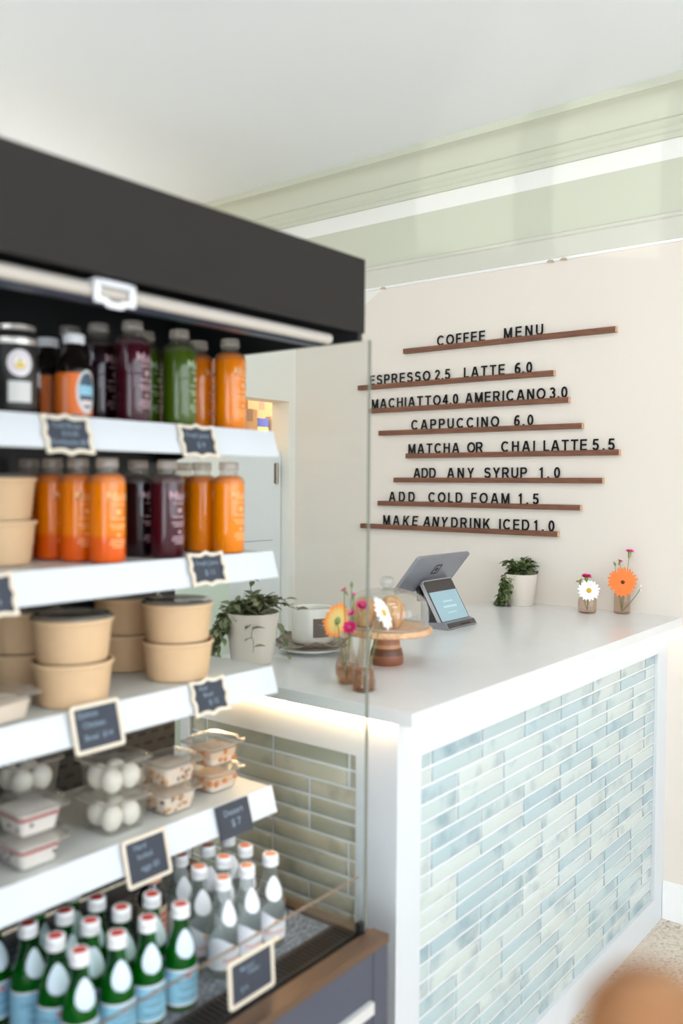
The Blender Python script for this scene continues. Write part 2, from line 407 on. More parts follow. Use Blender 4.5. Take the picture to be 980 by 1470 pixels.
def tile_mat(name, cols, dark):
    m, nt, p = newmat(name)
    geo = nt.nodes.new('ShaderNodeNewGeometry'); tc = nt.nodes.new('ShaderNodeTexCoord')
    r = nt.nodes.new('ShaderNodeValToRGB'); e = r.color_ramp.elements
    while len(e) < len(cols): e.new(.5)
    for i, c in enumerate(cols): e[i].position = i / len(cols)
    for i, c in enumerate(cols): e[i].color = (*lin(c), 1)
    r.color_ramp.interpolation = 'CONSTANT'
    nt.links.new(geo.outputs['Random Per Island'], r.inputs[0])
    n = nt.nodes.new('ShaderNodeTexNoise'); n.inputs['Scale'].default_value = 9; n.inputs['Detail'].default_value = 4; n.inputs['Roughness'].default_value = .6
    ad = nt.nodes.new('ShaderNodeVectorMath'); ad.operation = 'SCALE'; ad.inputs['Scale'].default_value = 1
    cmb = nt.nodes.new('ShaderNodeVectorMath'); cmb.operation = 'ADD'
    rv = nt.nodes.new('ShaderNodeVectorMath'); rv.operation = 'SCALE'; rv.inputs[0].default_value = (31, 17, 23)
    nt.links.new(geo.outputs['Random Per Island'], rv.inputs['Scale'])
    nt.links.new(tc.outputs['Object'], cmb.inputs[0]); nt.links.new(rv.outputs[0], cmb.inputs[1]); nt.links.new(cmb.outputs[0], n.inputs['Vector'])
    mr = nt.nodes.new('ShaderNodeMapRange'); mr.inputs['From Min'].default_value = .52; mr.inputs['From Max'].default_value = .76
    nt.links.new(n.outputs['Fac'], mr.inputs['Value'])
    # glaze pools a little darker at the short ends of each tile
    uv = nt.nodes.new('ShaderNodeUVMap'); sp = nt.nodes.new('ShaderNodeSeparateXYZ'); nt.links.new(uv.outputs[0], sp.inputs[0])
    a = nt.nodes.new('ShaderNodeMath'); a.operation = 'SUBTRACT'; a.inputs[1].default_value = .5; nt.links.new(sp.outputs[0], a.inputs[0])
    b = nt.nodes.new('ShaderNodeMath'); b.operation = 'ABSOLUTE'; nt.links.new(a.outputs[0], b.inputs[0])
    c = nt.nodes.new('ShaderNodeMapRange'); c.inputs['From Min'].default_value = .475; c.inputs['From Max'].default_value = .492; c.inputs['To Max'].default_value = .45
    nt.links.new(b.outputs[0], c.inputs['Value'])
    mxx = nt.nodes.new('ShaderNodeMath'); mxx.operation = 'MAXIMUM'; nt.links.new(mr.outputs[0], mxx.inputs[0]); nt.links.new(c.outputs[0], mxx.inputs[1])
    mu = nt.nodes.new('ShaderNodeMath'); mu.operation = 'MULTIPLY'; mu.inputs[1].default_value = .8; nt.links.new(mxx.outputs[0], mu.inputs[0])
    mx = nt.nodes.new('ShaderNodeMix'); mx.data_type = 'RGBA'; mx.inputs['B'].default_value = (*lin(dark), 1)
    nt.links.new(mu.outputs[0], mx.inputs['Factor']); nt.links.new(r.outputs[0], mx.inputs['A']); nt.links.new(mx.outputs['Result'], p.inputs['Base Color'])
    p.inputs['Roughness'].default_value = .3; p.inputs['Coat Weight'].default_value = .35; p.inputs['Coat Roughness'].default_value = .08
    n3 = nt.nodes.new('ShaderNodeTexNoise'); n3.inputs['Scale'].default_value = 12; nt.links.new(cmb.outputs[0], n3.inputs['Vector'])
    bp = nt.nodes.new('ShaderNodeBump'); bp.inputs['Strength'].default_value = .25; bp.inputs['Distance'].default_value = .004
    nt.links.new(n3.outputs['Fac'], bp.inputs['Height']); nt.links.new(bp.outputs['Normal'], p.inputs['Normal'])
    return m
TILE = tile_mat('glazed_tile', [(189, 204, 202), (199, 209, 204), (180, 198, 199), (194, 206, 204), (174, 194, 198), (200, 210, 206), (166, 188, 194)], (92, 132, 148))
TILE2 = tile_mat('end_tile_olive', [(200, 192, 168), (208, 201, 180), (186, 182, 160), (194, 189, 168), (178, 176, 156), (210, 202, 178), (168, 170, 152)], (122, 122, 106))  # end face tiles coloured warmer and more olive than the front ones
GROUT = mat('grout', (244, 245, 246), .8)

def tile_panel(name, root, O, du, L, u_first, flip, tm, zt=.936, rows=22):
    """tiles over length L from O along du; u_first: where the first joint of the top rows falls; 2 + 3 + 3 ... rows share their joints"""
    O, du = Vector(O), Vector(du); up = Vector((0, 0, 1)); n = du.cross(up) * flip
    ph, tl, g = .0383, .217, .0056
    bm = bmesh.new(); uvl = bm.loops.layers.uv.new('UVMap')
    for rrow in range(rows):
        grp = 0 if rrow < 2 else 1 + (rrow - 2) // 3
        j0 = u_first + (tl / 2 if grp % 2 else 0)
        while j0 > 0: j0 -= tl
        z1 = zt - rrow * ph - g / 2; z0 = zt - (rrow + 1) * ph + g / 2
        u = j0
        while u < L - .004:
            a = max(u + g / 2, .001); b = min(u + tl - g / 2, L - .001); u += tl
            if b - a < .006: continue
            rings = []
            for ins, h in ((0, 0), (0, .0006), (.0010, .0014), (.005, .0021)):
                rings.append([bm.verts.new(O + du * uu + up * (zz - O.z) + n * h) for uu, zz in ((a + ins, z0 + ins), (b - ins, z0 + ins), (b - ins, z1 - ins), (a + ins, z1 - ins))])
            fs = []
            for k in range(3):
                for i in range(4):
                    fs.append(bm.faces.new((rings[k][i], rings[k][(i + 1) % 4], rings[k + 1][(i + 1) % 4], rings[k + 1][i])))
            fs.append(bm.faces.new(rings[3]))
            for f in fs:
                f.smooth = True
                for lp in f.loops:
                    d = lp.vert.co - O
                    lp[uvl].uv = ((d.dot(du) - a) / (b - a), (lp.vert.co.z - z0) / (z1 - z0))
    bmesh.ops.transform(bm, matrix=Matrix.Translation(-Vector(root.location)), verts=bm.verts)
    bmesh.ops.recalc_face_normals(bm, faces=bm.faces)
    me = bpy.data.meshes.new(name); bm.to_mesh(me); bm.free(); me.materials.append(tm)
    o = bpy.data.objects.new(name, me); COL.objects.link(o); o.parent = root
    return o
t1 = tile_panel('tile_panel', cab, (1.539, YP + .012, 0), (1, 0, 0), 2.99 - 1.539, 1.595 - 1.539, 1, TILE)
t2 = tile_panel('tile_panel', cab, (XP + .012, 1.103, 0), (0, 1, 0), 1.615 - 1.103, 1.129 - 1.103, -1, TILE2)
for t, (a, b, c, d) in ((t1, (1.539, 2.99, YP + .013, YP + .0215)), (t2, (XP + .013, XP + .0215, 1.103, 1.615))):
    g = MB().box(a, b, c, d, .0935, .936); g.xf(Matrix.Translation(-Vector(cab.location))); go = g.build('grout', GROUT, t, smooth=False)

top = empty('worktop', (1.432, .952, ZS), 0, 'long white quartz worktop lying on the tiled counter cabinet', 'worktop')
mb = MB().box(1.432, XE, .952, 1.66, ZS, 1.0523); mb.bevel(.0015, 2)
wpart(mb, 'slab', mat('white_quartz', (221, 222, 221), .22, noise=.03, nscale=14), top)
LEDW = mat('led_warm', (255, 230, 200), .5, emit=(255, 210, 158), estr=44)
LEDN = mat('led_neutral', (255, 245, 232), .5, emit=(255, 240, 224), estr=9)
tag(MB().box(1.4375, 1.4455, 1.0, 1.63, ZS - .004, ZS - .0002).build('led_strip', LEDW, smooth=False), 'warm glowing strip light under the worktop end beside the drinks cooler', 'light', 'strip lights under the worktop')
tag(MB().box(1.50, XE - .01, .975, .985, ZS - .004, ZS - .0002).build('led_strip', LEDN, smooth=False), 'white glowing strip light under the worktop edge above the long tiled front', 'light', 'strip lights under the worktop')

# ------------------------------------------------------------------ menu rails and letters
WAL = wood('walnut', (92, 56, 38), (134, 86, 60), (40, 3, 40), .5)
ENDG = mat('end_grain', (196, 160, 132), .7)
LET = mat('black_acrylic', (10, 10, 11), .5, spec=.2)
RAILS = [(2.054, 2.1, 1.193, [('COFFEE', 1.9395, 1.7209), ('MENU', 1.6373, 1.4759)]),
(1.9165, 2.336, 1.425, [('ESPRESSO', 2.278, 1.9719), ('2.5', 1.9491, 1.8772), ('LATTE', 1.8129, 1.6335), ('6.0', 1.59, 1.5184)]),
(1.8145, 2.275, 1.365, [('MACHIATTO', 2.2666, 1.9209), ('4.0', 1.9107, 1.8391), ('AMERICANO', 1.8052, 1.4627), ('3.0', 1.4454, 1.3758)]),
(1.7175, 2.223, 1.312, [('CAPPUCCINO', 2.0615, 1.6547), ('6.0', 1.5898, 1.5108)]),
(1.619, 2.083, 1.173, [('MATCHA', 2.0747, 1.8311), ('OR', 1.7941, 1.7245), ('CHAI', 1.6434, 1.5025), ('LATTE', 1.4665, 1.2969), ('5.5', 1.2753, 1.1939)]),
(1.5185, 2.143, 1.232, [('ADD', 2.0485, 1.9409), ('ANY', 1.8857, 1.7624), ('SYRUP', 1.716, 1.5337), ('1.0', 1.4822, 1.3998)]),
(1.4195, 2.225, 1.314, [('ADD', 2.1724, 2.0425), ('COLD', 1.974, 1.8147), ('FOAM', 1.7728, 1.6065), ('1.5', 1.5672, 1.4838)]),
(1.3195, 2.316, 1.4, [('MAKE', 2.2004, 2.0286), ('ANY', 1.9994, 1.8845), ('DRINK', 1.8642, 1.689), ('ICED', 1.6479, 1.5213), ('1.0', 1.5014, 1.4191)])]
ORD = ['first', 'second', 'third', 'fourth', 'fifth', 'sixth', 'seventh', 'eighth', 'ninth', 'tenth']
DIG = {'0': 'zero', '1': 'one', '2': 'two', '3': 'three', '4': 'four', '5': 'five', '6': 'six'}
HOLD = ['coffee menu', 'espresso and latte', 'machiatto and americano', 'cappuccino', 'matcha or chai latte', 'add any syrup', 'add cold foam', 'make any drink iced']
LH = .0405
T_ = .17
def arc(cx, cy, rx, ry, a0, a1): return ('a', cx, cy, rx, ry, a0, a1)
GLY = {
'A': (.88, [('d', .085, 0, .40, 1), ('d', .795, 0, .48, 1), ('h', .31, .2, .68)]),
'C': (.86, [arc(.45, .5, .375, .43, 42, 318)]),
'D': (.80, [('v', .075, 0, 1), ('h', .068, .075, .41), ('h', .932, .075, .41), arc(.40, .5, .325, .432, -90, 90)]),
'E': (.68, [('v', .075, 0, 1), ('h', .068, .075, .68), ('h', .515, .075, .63), ('h', .932, .075, .67)]),
'F': (.62, [('v', .075, 0, 1), ('h', .50, .075, .57), ('h', .932, .075, .62)]),
'H': (.75, [('v', .075, 0, 1), ('v', .675, 0, 1), ('h', .53, .075, .675)]),
'I': (.15, [('v', .075, 0, 1)]),
'K': (.78, [('v', .075, 0, 1), ('d', .16, .34, .66, 1), ('d', .31, .56, .68, 0)]),
'L': (.58, [('v', .075, 0, 1), ('h', .068, .075, .58)]),
'M': (.88, [('v', .07, 0, 1), ('v', .81, 0, 1), ('d', .085, 1, .44, 0), ('d', .795, 1, .44, 0)]),
'N': (.75, [('v', .075, 0, 1), ('v', .675, 0, 1), ('d', .09, 1, .66, 0)]),
'O': (.94, [arc(.47, .5, .395, .43, 0, 360)]),
'P': (.72, [('v', .075, 0, 1), ('h', .932, .075, .43), ('h', .46, .075, .43), arc(.42, .696, .225, .236, -90, 90)]),
'R': (.80, [('v', .075, 0, 1), ('h', .932, .075, .45), ('h', .47, .075, .45), arc(.44, .701, .225, .231, -90, 90), ('d', .42, .47, .705, 0)]),
'S': (.74, [arc(.37, .728, .275, .205, 18, 270), arc(.37, .292, .29, .225, 90, -162)]),
'T': (.74, [('h', .932, 0, .74), ('v', .37, 0, 1)]),
'U': (.75, [('v', .075, .33, 1), ('v', .675, .33, 1), arc(.375, .335, .30, .265, 180, 360)]),
'Y': (.82, [('d', .10, 1, .41, .40), ('d', .72, 1, .41, .40), ('v', .41, 0, .46)]),
'0': (.62, [arc(.31, .5, .235, .43, 0, 360)]),
'1': (.34, [('v', .265, 0, 1), ('d', .06, .72, .235, .93)]),
'2': (.62, [arc(.31, .71, .22, .22, 172, -38), ('d', .10, .08, .475, .59), ('h', .068, .02, .62)]),
'3': (.62, [arc(.29, .735, .205, .195, 160, -92), arc(.29, .295, .235, .228, 92, -160)]),
'4': (.66, [('v', .47, 0, 1), ('h', .29, 0, .66), ('d', .075, .28, .43, 1)]),
'5': (.62, [('h', .932, .13, .57), ('d', .085, .47, .15, 1), arc(.29, .325, .24, .258, 128, -160)]),
'6': (.62, [arc(.315, .315, .23, .245, 0, 360), arc(.40, .45, .315, .478, 182, 62)]),
'.': (.16, [('v', .08, 0, .16)])}
def glyph_mesh(ch, t=T_, depth=.003):
    mb = MB(); w, st_ = GLY[ch]; dz = (0, 0, depth)
    for g in st_:
        if g[0] == 'v': P = [(g[1] - t / 2, g[2]), (g[1] + t / 2, g[2]), (g[1] + t / 2, g[3]), (g[1] - t / 2, g[3])]
        elif g[0] == 'h': P = [(g[2], g[1] - t * .45), (g[3], g[1] - t * .45), (g[3], g[1] + t * .45), (g[2], g[1] + t * .45)]
        elif g[0] == 'd':
            x0, y0, x1, y1 = g[1:]; hw = t / 2 * math.hypot(x1 - x0, y1 - y0) / abs(y1 - y0) * .96
            P = [(x0 - hw, y0), (x0 + hw, y0), (x1 + hw, y1), (x1 - hw, y1)]
        if g[0] != 'a':
            mb.prism(P, (0, 0, 0), (1, 0, 0), (0, 1, 0), dz); continue
        _, cx, cy, rx, ry, a0, a1 = g; n = 28; L = []
        for k in range(n + 1):
            a = math.radians(a0 + (a1 - a0) * k / n); c_, s_ = math.cos(a), math.sin(a)
            # offset along the ellipse normal
            nx, ny = c_ / rx, s_ / ry; q = math.hypot(nx, ny); nx, ny = nx / q, ny / q
            L.append([(cx + rx * c_ + nx * t / 2 * e, cy + ry * s_ + ny * t / 2 * e) for e in (-1, 1)])
        for k in range(n):
            mb.prism([L[k][0], L[k][1], L[k + 1][1], L[k + 1][0]], (0, 0, 0), (1, 0, 0), (0, 1, 0), dz)
    bmesh.ops.remove_doubles(mb.bm, verts=mb.bm.verts, dist=1e-5)
    return mb, w
def letter(ch, y0, zc, label, shear=0):
    """one upright letter standing in the groove of a rail; y0 = the edge where it starts, running towards -Y"""
    key = 'L' + ch + str(shear)
    if key not in _glyph:
        mb, w = glyph_mesh(ch, T_, .003 / LH)
        for v in mb.bm.verts: v.co.x += shear * v.co.y
        s_ = LH
        # letter x -> world -Y, letter y -> world Z, thickness -> world -X
        mb.xf(Matrix(((0, 0, -s_, 0), (-s_ * WX, 0, 0, 0), (0, s_, 0, 0), (0, 0, 0, 1))))
        bmesh.ops.recalc_face_normals(mb.bm, faces=mb.bm.faces)
        me = bpy.data.meshes.new('menu_letter'); mb.bm.to_mesh(me); mb.bm.free(); me.materials.append(LET)
        _glyph[key] = me
    o = bpy.data.objects.new('menu_letter', _glyph[key]); COL.objects.link(o)
    o.location = (XW - .010, y0, zc + .009)
    tag(o, label, 'letter', 'black letters standing on the menu rails')
WX = .92
for ri, (z, ya, yb, words) in enumerate(RAILS):
    rt = empty('menu_rail', (XW, (ya + yb) / 2, z - .01), 0, f'walnut wall rail holding the {HOLD[ri]} letters, {ORD[ri]} from the top', 'rail', 'walnut rails of the menu board')
    yo = (ya + yb) / 2
    rb = MB()
    # grooved rail: front lip, groove, back
    rb.prism([(-.022, -.010), (0, -.010), (0, .010), (-.008, .010), (-.008, .0085), (-.0135, .0085), (-.0135, .010), (-.022, .010)], (XW, yb + .002, z), (1, 0, 0), (0, 0, 1), (0, ya - yb - .002, 0))
    wpart(rb, 'rail', WAL, rt, False)
    eb = MB().prism([(-.022, -.010), (0, -.010), (0, .010), (-.022, .010)], (XW, yb, z), (1, 0, 0), (0, 0, 1), (0, .002, 0))
    wpart(eb, 'end_grain', ENDG, rt, False)
    for wi, (w, y0, y1) in enumerate(words):
        ws = [GLY[c][0] * LH * WX for c in w]
        span = y0 - y1
        gap = (span - sum(ws)) / max(1, len(w) - 1)
        y = y0
        price = w[0].isdigit()
        prev = words[wi - 1][0].lower() if wi else ''
        prev = {'LATTE5': 'chai latte'}.get(words[wi - 1][0] + str(ri + 1), prev) if price else prev
        for ci, c in enumerate(w):
            if price:
                kind = 'point' if c == '.' else 'digit ' + DIG[c]
                what = f'black {kind}, {ORD[ci]} in the {HOLD[ri] if ri in (3, 5, 6, 7) else prev} price on the {ORD[ri]} menu rail'
            else:
                what = f'black letter {c.lower()}, {ORD[ci]} in the word {w.lower()} on the {ORD[ri]} menu rail'
            sh = .14 if (ri == 7 and (w == 'ANY' or c in 'KE' and w == 'MAKE')) else 0
            letter(c, y, z, what, sh)
            y -= ws[ci] + gap


# ------------------------------------------------------------------ open drinks cooler
BLK = mat('cooler_black', (22, 23, 25), .45)
FASC = mat('fascia_charcoal', (40, 37, 35), .5, spec=.12, noise=.06, nscale=3)
GREYB = mat('base_slate_grey', (72, 76, 90), .5)
SHW = mat('shelf_white', (214, 218, 222), .4)
SHT = mat('shelf_top_grey', (205, 208, 204), .4)
COPPER = mat('ledge_brushed_brown', (116, 92, 74), .32, .6)
CLEAR = clear('clear_panel', (250, 252, 251), .8, .02, base=.012)
GEDGE = mat('glass_edge_green', (112, 116, 104), .3)
X0, XG, YF_, YBK = .25, 1.33, .985, 1.51
co = empty('open_cooler', (.79, 1.22, 0), 0, 'tall open drinks cooler with charcoal fascia, white shelves and a glass end panel', 'cooler')
# base with seam, ledge, grille slot, deck
mb = MB().box(X0, 1.298, .944, 1.52, .08, .64).box(1.300, 1.345, .944, 1.52, .08, .64).box(X0 + .03, 1.32, .99, 1.5, 0, .08)
wpart(mb, 'base', GREYB, co, False)
mb = MB().box(X0, 1.345, .941, .980, .640, .655).bevel(.0015)
mb.box(1.318, 1.345, .980, 1.52, .640, .650)
wpart(mb, 'ledge', COPPER, co, False)
mb = MB().box(X0, 1.29, .934, .944, .53, .552).bevel(.002)
wpart(mb, 'handle_bar', mat('brushed_aluminium', (222, 222, 220), .35, .3), co, False)
mb = MB().box(X0, 1.318, .980, 1.052, .640, .6405)
k = X0 + .004
while k < 1.312:
    mb.box(k, k + .005, 1.0, 1.05, .6405, .6465); k += .011
mb.box(X0, 1.316, .994, 1.0, .6405, .652).box(X0, 1.316, 1.05, 1.056, .6405, .648)
wpart(mb, 'intake_grille', mat('grille_black', (26, 22, 22), .45), co, False)
m, nt, p = newmat('woven_mat')
tc = nt.nodes.new('ShaderNodeTexCoord'); mp = nt.nodes.new('ShaderNodeMapping'); mp.inputs['Scale'].default_value = (110, 420, 1)
n = nt.nodes.new('ShaderNodeTexNoise'); n.inputs['Scale'].default_value = 1; n.inputs['Detail'].default_value = 3
r = nt.nodes.new('ShaderNodeValToRGB'); r.color_ramp.elements[0].position = .38; r.color_ramp.elements[1].position = .64
r.color_ramp.elements[0].color = (*lin((50, 56, 70)), 1); r.color_ramp.elements[1].color = (*lin((148, 156, 170)), 1)
nt.links.new(tc.outputs['Object'], mp.inputs[0]); nt.links.new(mp.outputs[0], n.inputs['Vector']); nt.links.new(n.outputs['Fac'], r.inputs[0]); nt.links.new(r.outputs[0], p.inputs['Base Color'])
p.inputs['Roughness'].default_value = .9
wpart(MB().box(X0, 1.318, 1.057, 1.465, .6401, .6425), 'deck_mat', m, co, False)
# back panel with vent slots
m, nt, p = newmat('slotted_back')
tc = nt.nodes.new('ShaderNodeTexCoord'); mp = nt.nodes.new('ShaderNodeMapping'); mp.inputs['Rotation'].default_value = (PI / 2, 0, 0)
br = nt.nodes.new('ShaderNodeTexBrick'); br.offset = .5; br.inputs['Scale'].default_value = 1
br.inputs['Color1'].default_value = (*lin((12, 12, 13)), 1); br.inputs['Color2'].default_value = (*lin((12, 12, 13)), 1); br.inputs['Mortar'].default_value = (*lin((58, 52, 46)), 1)
br.inputs['Brick Width'].default_value = .036; br.inputs['Row Height'].default_value = .022; br.inputs['Mortar Size'].default_value = .0075; br.inputs['Mortar Smooth'].default_value = .05
nt.links.new(tc.outputs['Object'], mp.inputs[0]); nt.links.new(mp.outputs[0], br.inputs['Vector']); nt.links.new(br.outputs[0], p.inputs['Base Color'])
p.inputs['Roughness'].default_value = .5
wpart(MB().box(X0, 1.315, YBK, YBK + .025, .655, 1.13), 'vent_panel', m, co, False)
wpart(MB().box(X0, 1.315, YBK, YBK + .025, 1.13, 1.767), 'back_panel', BLK, co, False)
wpart(MB().box(X0, X0 + .025, .99, YBK, .655, 1.767), 'end_panel', BLK, co, False)
# canopy
mb = MB().box(X0, XG, 1.004, YBK + .025, 1.890, 1.917).box(1.318, XG, 1.004, YBK + .025, 1.767, 1.890).box(X0, 1.318, 1.004, 1.008, 1.785, 1.890).box(X0, 1.318, YBK, YBK + .025, 1.768, 1.890)
wpart(mb, 'canopy', BLK, co, False)
wpart(MB().box(X0, XG + .001, .999, 1.004, 1.781, 1.918), 'fascia', FASC, co, False)
rod = wpart(MB().tube([(X0 + .01, 1.03, 1.765), (1.262, 1.03, 1.765)], .0100, 14), 'light_tube', mat('tube_white', (196, 188, 178), .35), co)
wpart(MB().box(X0 + .01, 1.255, 1.042, 1.062, 1.752, 1.767), 'tube_channel', mat('channel_navy', (44, 56, 78), .35, .2), co, False)
mb = MB()
cx = .775
for a in ((cx - .036, cx + .036, 1.012, 1.016, 1.784, 1.779), ):
    pass
pts = [(-.034, 0), (.034, 0), (.034, -.032), (.018, -.032), (.012, -.037), (-.012, -.037), (-.018, -.032), (-.034, -.032)]
inn = [(-.026, -.008), (.026, -.008), (.026, -.025), (.014, -.025), (.009, -.029), (-.009, -.029), (-.014, -.025), (-.026, -.025)]
o = Vector((cx, 1.013, 1.778))
A0 = [mb.bm.verts.new(o + Vector((x, 0, z))) for x, z in pts]; B0 = [mb.bm.verts.new(o + Vector((x, 0, z))) for x, z in inn]
A1 = [mb.bm.verts.new(o + Vector((x, .004, z))) for x, z in pts]; B1 = [mb.bm.verts.new(o + Vector((x, .004, z))) for x, z in inn]
for i in range(8):
    j = (i + 1) % 8
    for q in ((A0[i], A0[j], B0[j], B0[i]), (A1[i], A1[j], B1[j], B1[i]), (A0[i], A0[j], A1[j], A1[i]), (B0[i], B0[j], B1[j], B1[i])): mb.bm.faces.new(q)
mb.box(cx - .032, cx - .026, 1.013, 1.045, 1.775, 1.7775).box(cx + .026, cx + .032, 1.013, 1.045, 1.775, 1.7775)
tag(mb.build('label_clip', mat('clip_white', (232, 234, 238), .35), smooth=False), 'white plastic clip frame hooked on the light tube under the charcoal fascia', 'clip')
# glass: end panel and low front pane
wpart(MB().box(XG - .006, XG, YF_, 1.53, .651, 1.767), 'glass_end_panel', CLEAR, co, False)
wpart(MB().box(XG - .0062, XG + .0002, YF_ - .002, YF_, .651, 1.767), 'glass_edge', GEDGE, co, False)
wpart(MB().box(X0, 1.315, .988, .993, .652, .760), 'front_glass', CLEAR, co, False)
wpart(MB().box(X0, 1.315, .988, .993, .760, .7615), 'front_glass_edge', mat('glass_edge_bronze', (126, 110, 96), .3), co, False)
wpart(MB().box(1.312, 1.326, .984, .996, .650, .672), 'corner_bracket', BLK, co, False)
# shelves
SH = [1.604, 1.363, 1.130, .886]
for i, z in enumerate(SH):
    sh = wpart(MB().box(X0 + .03, 1.312, 1.216, YBK - .002, z - .018, z - .001), 'shelf', SHT, co, False)
    mb = MB().prism([(1.216, z + .001), (1.214, z + .001), (1.198, z - .050), (1.1995, z - .052), (1.206, z - .052), (1.208, z - .047), (1.221, z - .004)], (X0 + .03, 0, 0), (0, 1, 0), (0, 0, 1), (1.314 - X0 - .03, 0, 0))
    mb.xf(Matrix.Translation(-Vector(co.location))); pr = mb.build('price_rail', SHW, sh, smooth=False)
    for bx in (.60, 1.26):
        mb = MB().prism([(1.23, z - .018), (YBK, z - .018), (YBK, z - .06), (1.47, z - .06)], (bx, 0, 0), (0, 1, 0), (0, 0, 1), (.003, 0, 0))
        mb.xf(Matrix.Translation(-Vector(co.location))); mb.build('bracket', BLK, sh, smooth=False)

# ------------------------------------------------------------------ products
PRINT = mat('white_print', (244, 238, 232), .5)
def wrap_text(mb, s, size, r, a_mid, z, dz=0):
    """letters bent round a bottle of radius r, centred on angle a_mid, base line z"""
    me, x0, x1, y0, y1 = text_mesh(s, .01, 0)
    k = size / CAPH; n0 = len(mb.bm.verts)
    mb.bm.from_mesh(me); mb.bm.verts.ensure_lookup_table()
    for v in mb.bm.verts[n0:]:
        x = (v.co.x - (x0 + x1) / 2) * k; a = a_mid + x / r
        v.co = Vector((r * math.cos(a), r * math.sin(a), z + v.co.y * k))
def wrap_bar(mb, r, a_mid, w, z0, z1, seg=8):
    A = []; B = []
    for k in range(seg + 1):
        a = a_mid + (k / seg - .5) * w / r
        A.append((r * math.cos(a), r * math.sin(a), z0)); B.append((r * math.cos(a), r * math.sin(a), z1))
    mb.quadstrip(A, B)

def juice_mat(name, top, low=None, zl=.045):
    m, nt, p = newmat(name)
    p.inputs['Base Color'].default_value = (*lin(top), 1); p.inputs['Roughness'].default_value = .25
    p.inputs['Specular IOR Level'].default_value = .15; p.inputs['Coat Weight'].default_value = .8; p.inputs['Coat Roughness'].default_value = .03; p.inputs['Coat IOR'].default_value = 1.5
    if low:
        tc = nt.nodes.new('ShaderNodeTexCoord'); sp = nt.nodes.new('ShaderNodeSeparateXYZ'); nt.links.new(tc.outputs['Object'], sp.inputs[0])
        mr = nt.nodes.new('ShaderNodeMapRange'); mr.inputs['From Min'].default_value = zl - .004; mr.inputs['From Max'].default_value = zl + .004; nt.links.new(sp.outputs[2], mr.inputs['Value'])
        mx = nt.nodes.new('ShaderNodeMix'); mx.data_type = 'RGBA'; mx.inputs['A'].default_value = (*lin(low), 1); mx.inputs['B'].default_value = (*lin(top), 1)
        nt.links.new(mr.outputs[0], mx.inputs['Factor']); nt.links.new(mx.outputs['Result'], p.inputs['Base Color'])
    return m
PETCLR = clear('pet_clear', (246, 244, 240), 1.0, .06, (236, 232, 222), .12)
PR = {'o': mat('print_orange', (250, 186, 120), .5), 'g': mat('print_green', (176, 196, 160), .5), 'm': mat('print_mauve', (196, 160, 168), .5)}
def make_juice(kind, jm, label, cat, group):
    pm = PR[kind[0]]
    t = empty('juice_bottle', (0, 0, 0), 0, label, cat, group)
    R = .031
    MB().lathe([(.026, 0), (.0295, .002), (R, .007), (R, .136), (.0303, .1415), (.0280, .1465), (.0235, .1500), (.0172, .1515)], 36).build('juice', jm, t)
    MB().lathe([(R + .0004, .136), (.0307, .1417), (.0284, .1470), (.0238, .1506), (.0176, .1535), (.0170, .166)], 32, cap0=False, cap1=False).build('neck', PETCLR, t)
    mb = MB().lathe([(.0182, .1625), (.0190, .164), (.0190, .1765), (.018, .1785), (0.0005, .1785)], 32, cap0=False, cap1=False, fn=lambda a, r, z: r + (.0004 * math.cos(a * 32) if .158 < z < .1765 else 0))
    mb.build('cap', clear('cap_clear', (244, 240, 236), 1.6, .12, (238, 230, 220), .48, .06), t)
    mb = MB(); am = -PI / 2 + .1
    wrap_text(mb, 'Main', .0155, R + .0004, am, .106)
    wrap_bar(mb, R + .0004, am, .026, .0985, .1005)
    for z, w in ((.074, .030), (.0635, .034), (.058, .026), (.0375, .030), (.032, .034), (.0265, .022)): wrap_bar(mb, R + .0004, am, w, z, z + .0022)
    wrap_bar(mb, R + .0004, am, .009, .083, .091); wrap_bar(mb, R + .0004, am, .007, .045, .050)
    mb.build('printed_label', pm, t, smooth=False)
    return t
JO = juice_mat('orange_juice', (238, 130, 0)); JO2 = juice_mat('orange_juice_settled', (230, 122, 0), (224, 90, 2))
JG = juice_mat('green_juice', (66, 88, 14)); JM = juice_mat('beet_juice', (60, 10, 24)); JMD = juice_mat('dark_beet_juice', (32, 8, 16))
G2 = 'juice bottles on the second shelf'; G1 = 'juice bottles on the top shelf'
first = {}
def juice(kind, jm, x, y, z, rz, label, group):
    if kind not in first:
        t = make_juice(kind, jm, label, 'bottle', group); first[kind] = t; t.location = (x, y, z); t.rotation_euler = (0, 0, rz)
    else:
        t = copy_tree(first[kind], (x, y, z), rz, label, group)
z2 = SH[1]
col = 'in the {} row of settled orange juice on the second shelf'
for i, (x, y) in enumerate([(.944, 1.258), (.930, 1.322), (.922, 1.386), (.915, 1.450)]):
    juice('os', JO2, x, y, z2, random.uniform(-.3, .3), f'orange juice bottle, {["front one", "second", "third", "rearmost"][i]} of the settled orange row, second shelf', G2)
for i, (x, y) in enumerate([(1.080, 1.262), (1.066, 1.328)]):
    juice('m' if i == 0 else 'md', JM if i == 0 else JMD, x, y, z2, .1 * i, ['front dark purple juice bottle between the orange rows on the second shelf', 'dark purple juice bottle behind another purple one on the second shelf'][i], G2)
for i, (x, y) in enumerate([(1.237, 1.262), (1.227, 1.328), (1.236, 1.394)]):
    juice('o', JO, x, y, z2, [0, .5, -.4][i], f'orange juice bottle, {["front one", "middle one", "rearmost"][i]} of the three-bottle row by the glass end, second shelf', G2)
z1 = SH[0]
juice('o', JO, 1.240, 1.262, z1, .05, 'front orange juice bottle by the glass end panel on the top shelf', G1)
juice('o', JO, 1.219, 1.330, z1, .3, 'orange juice bottle behind the front orange one on the top shelf', G1)
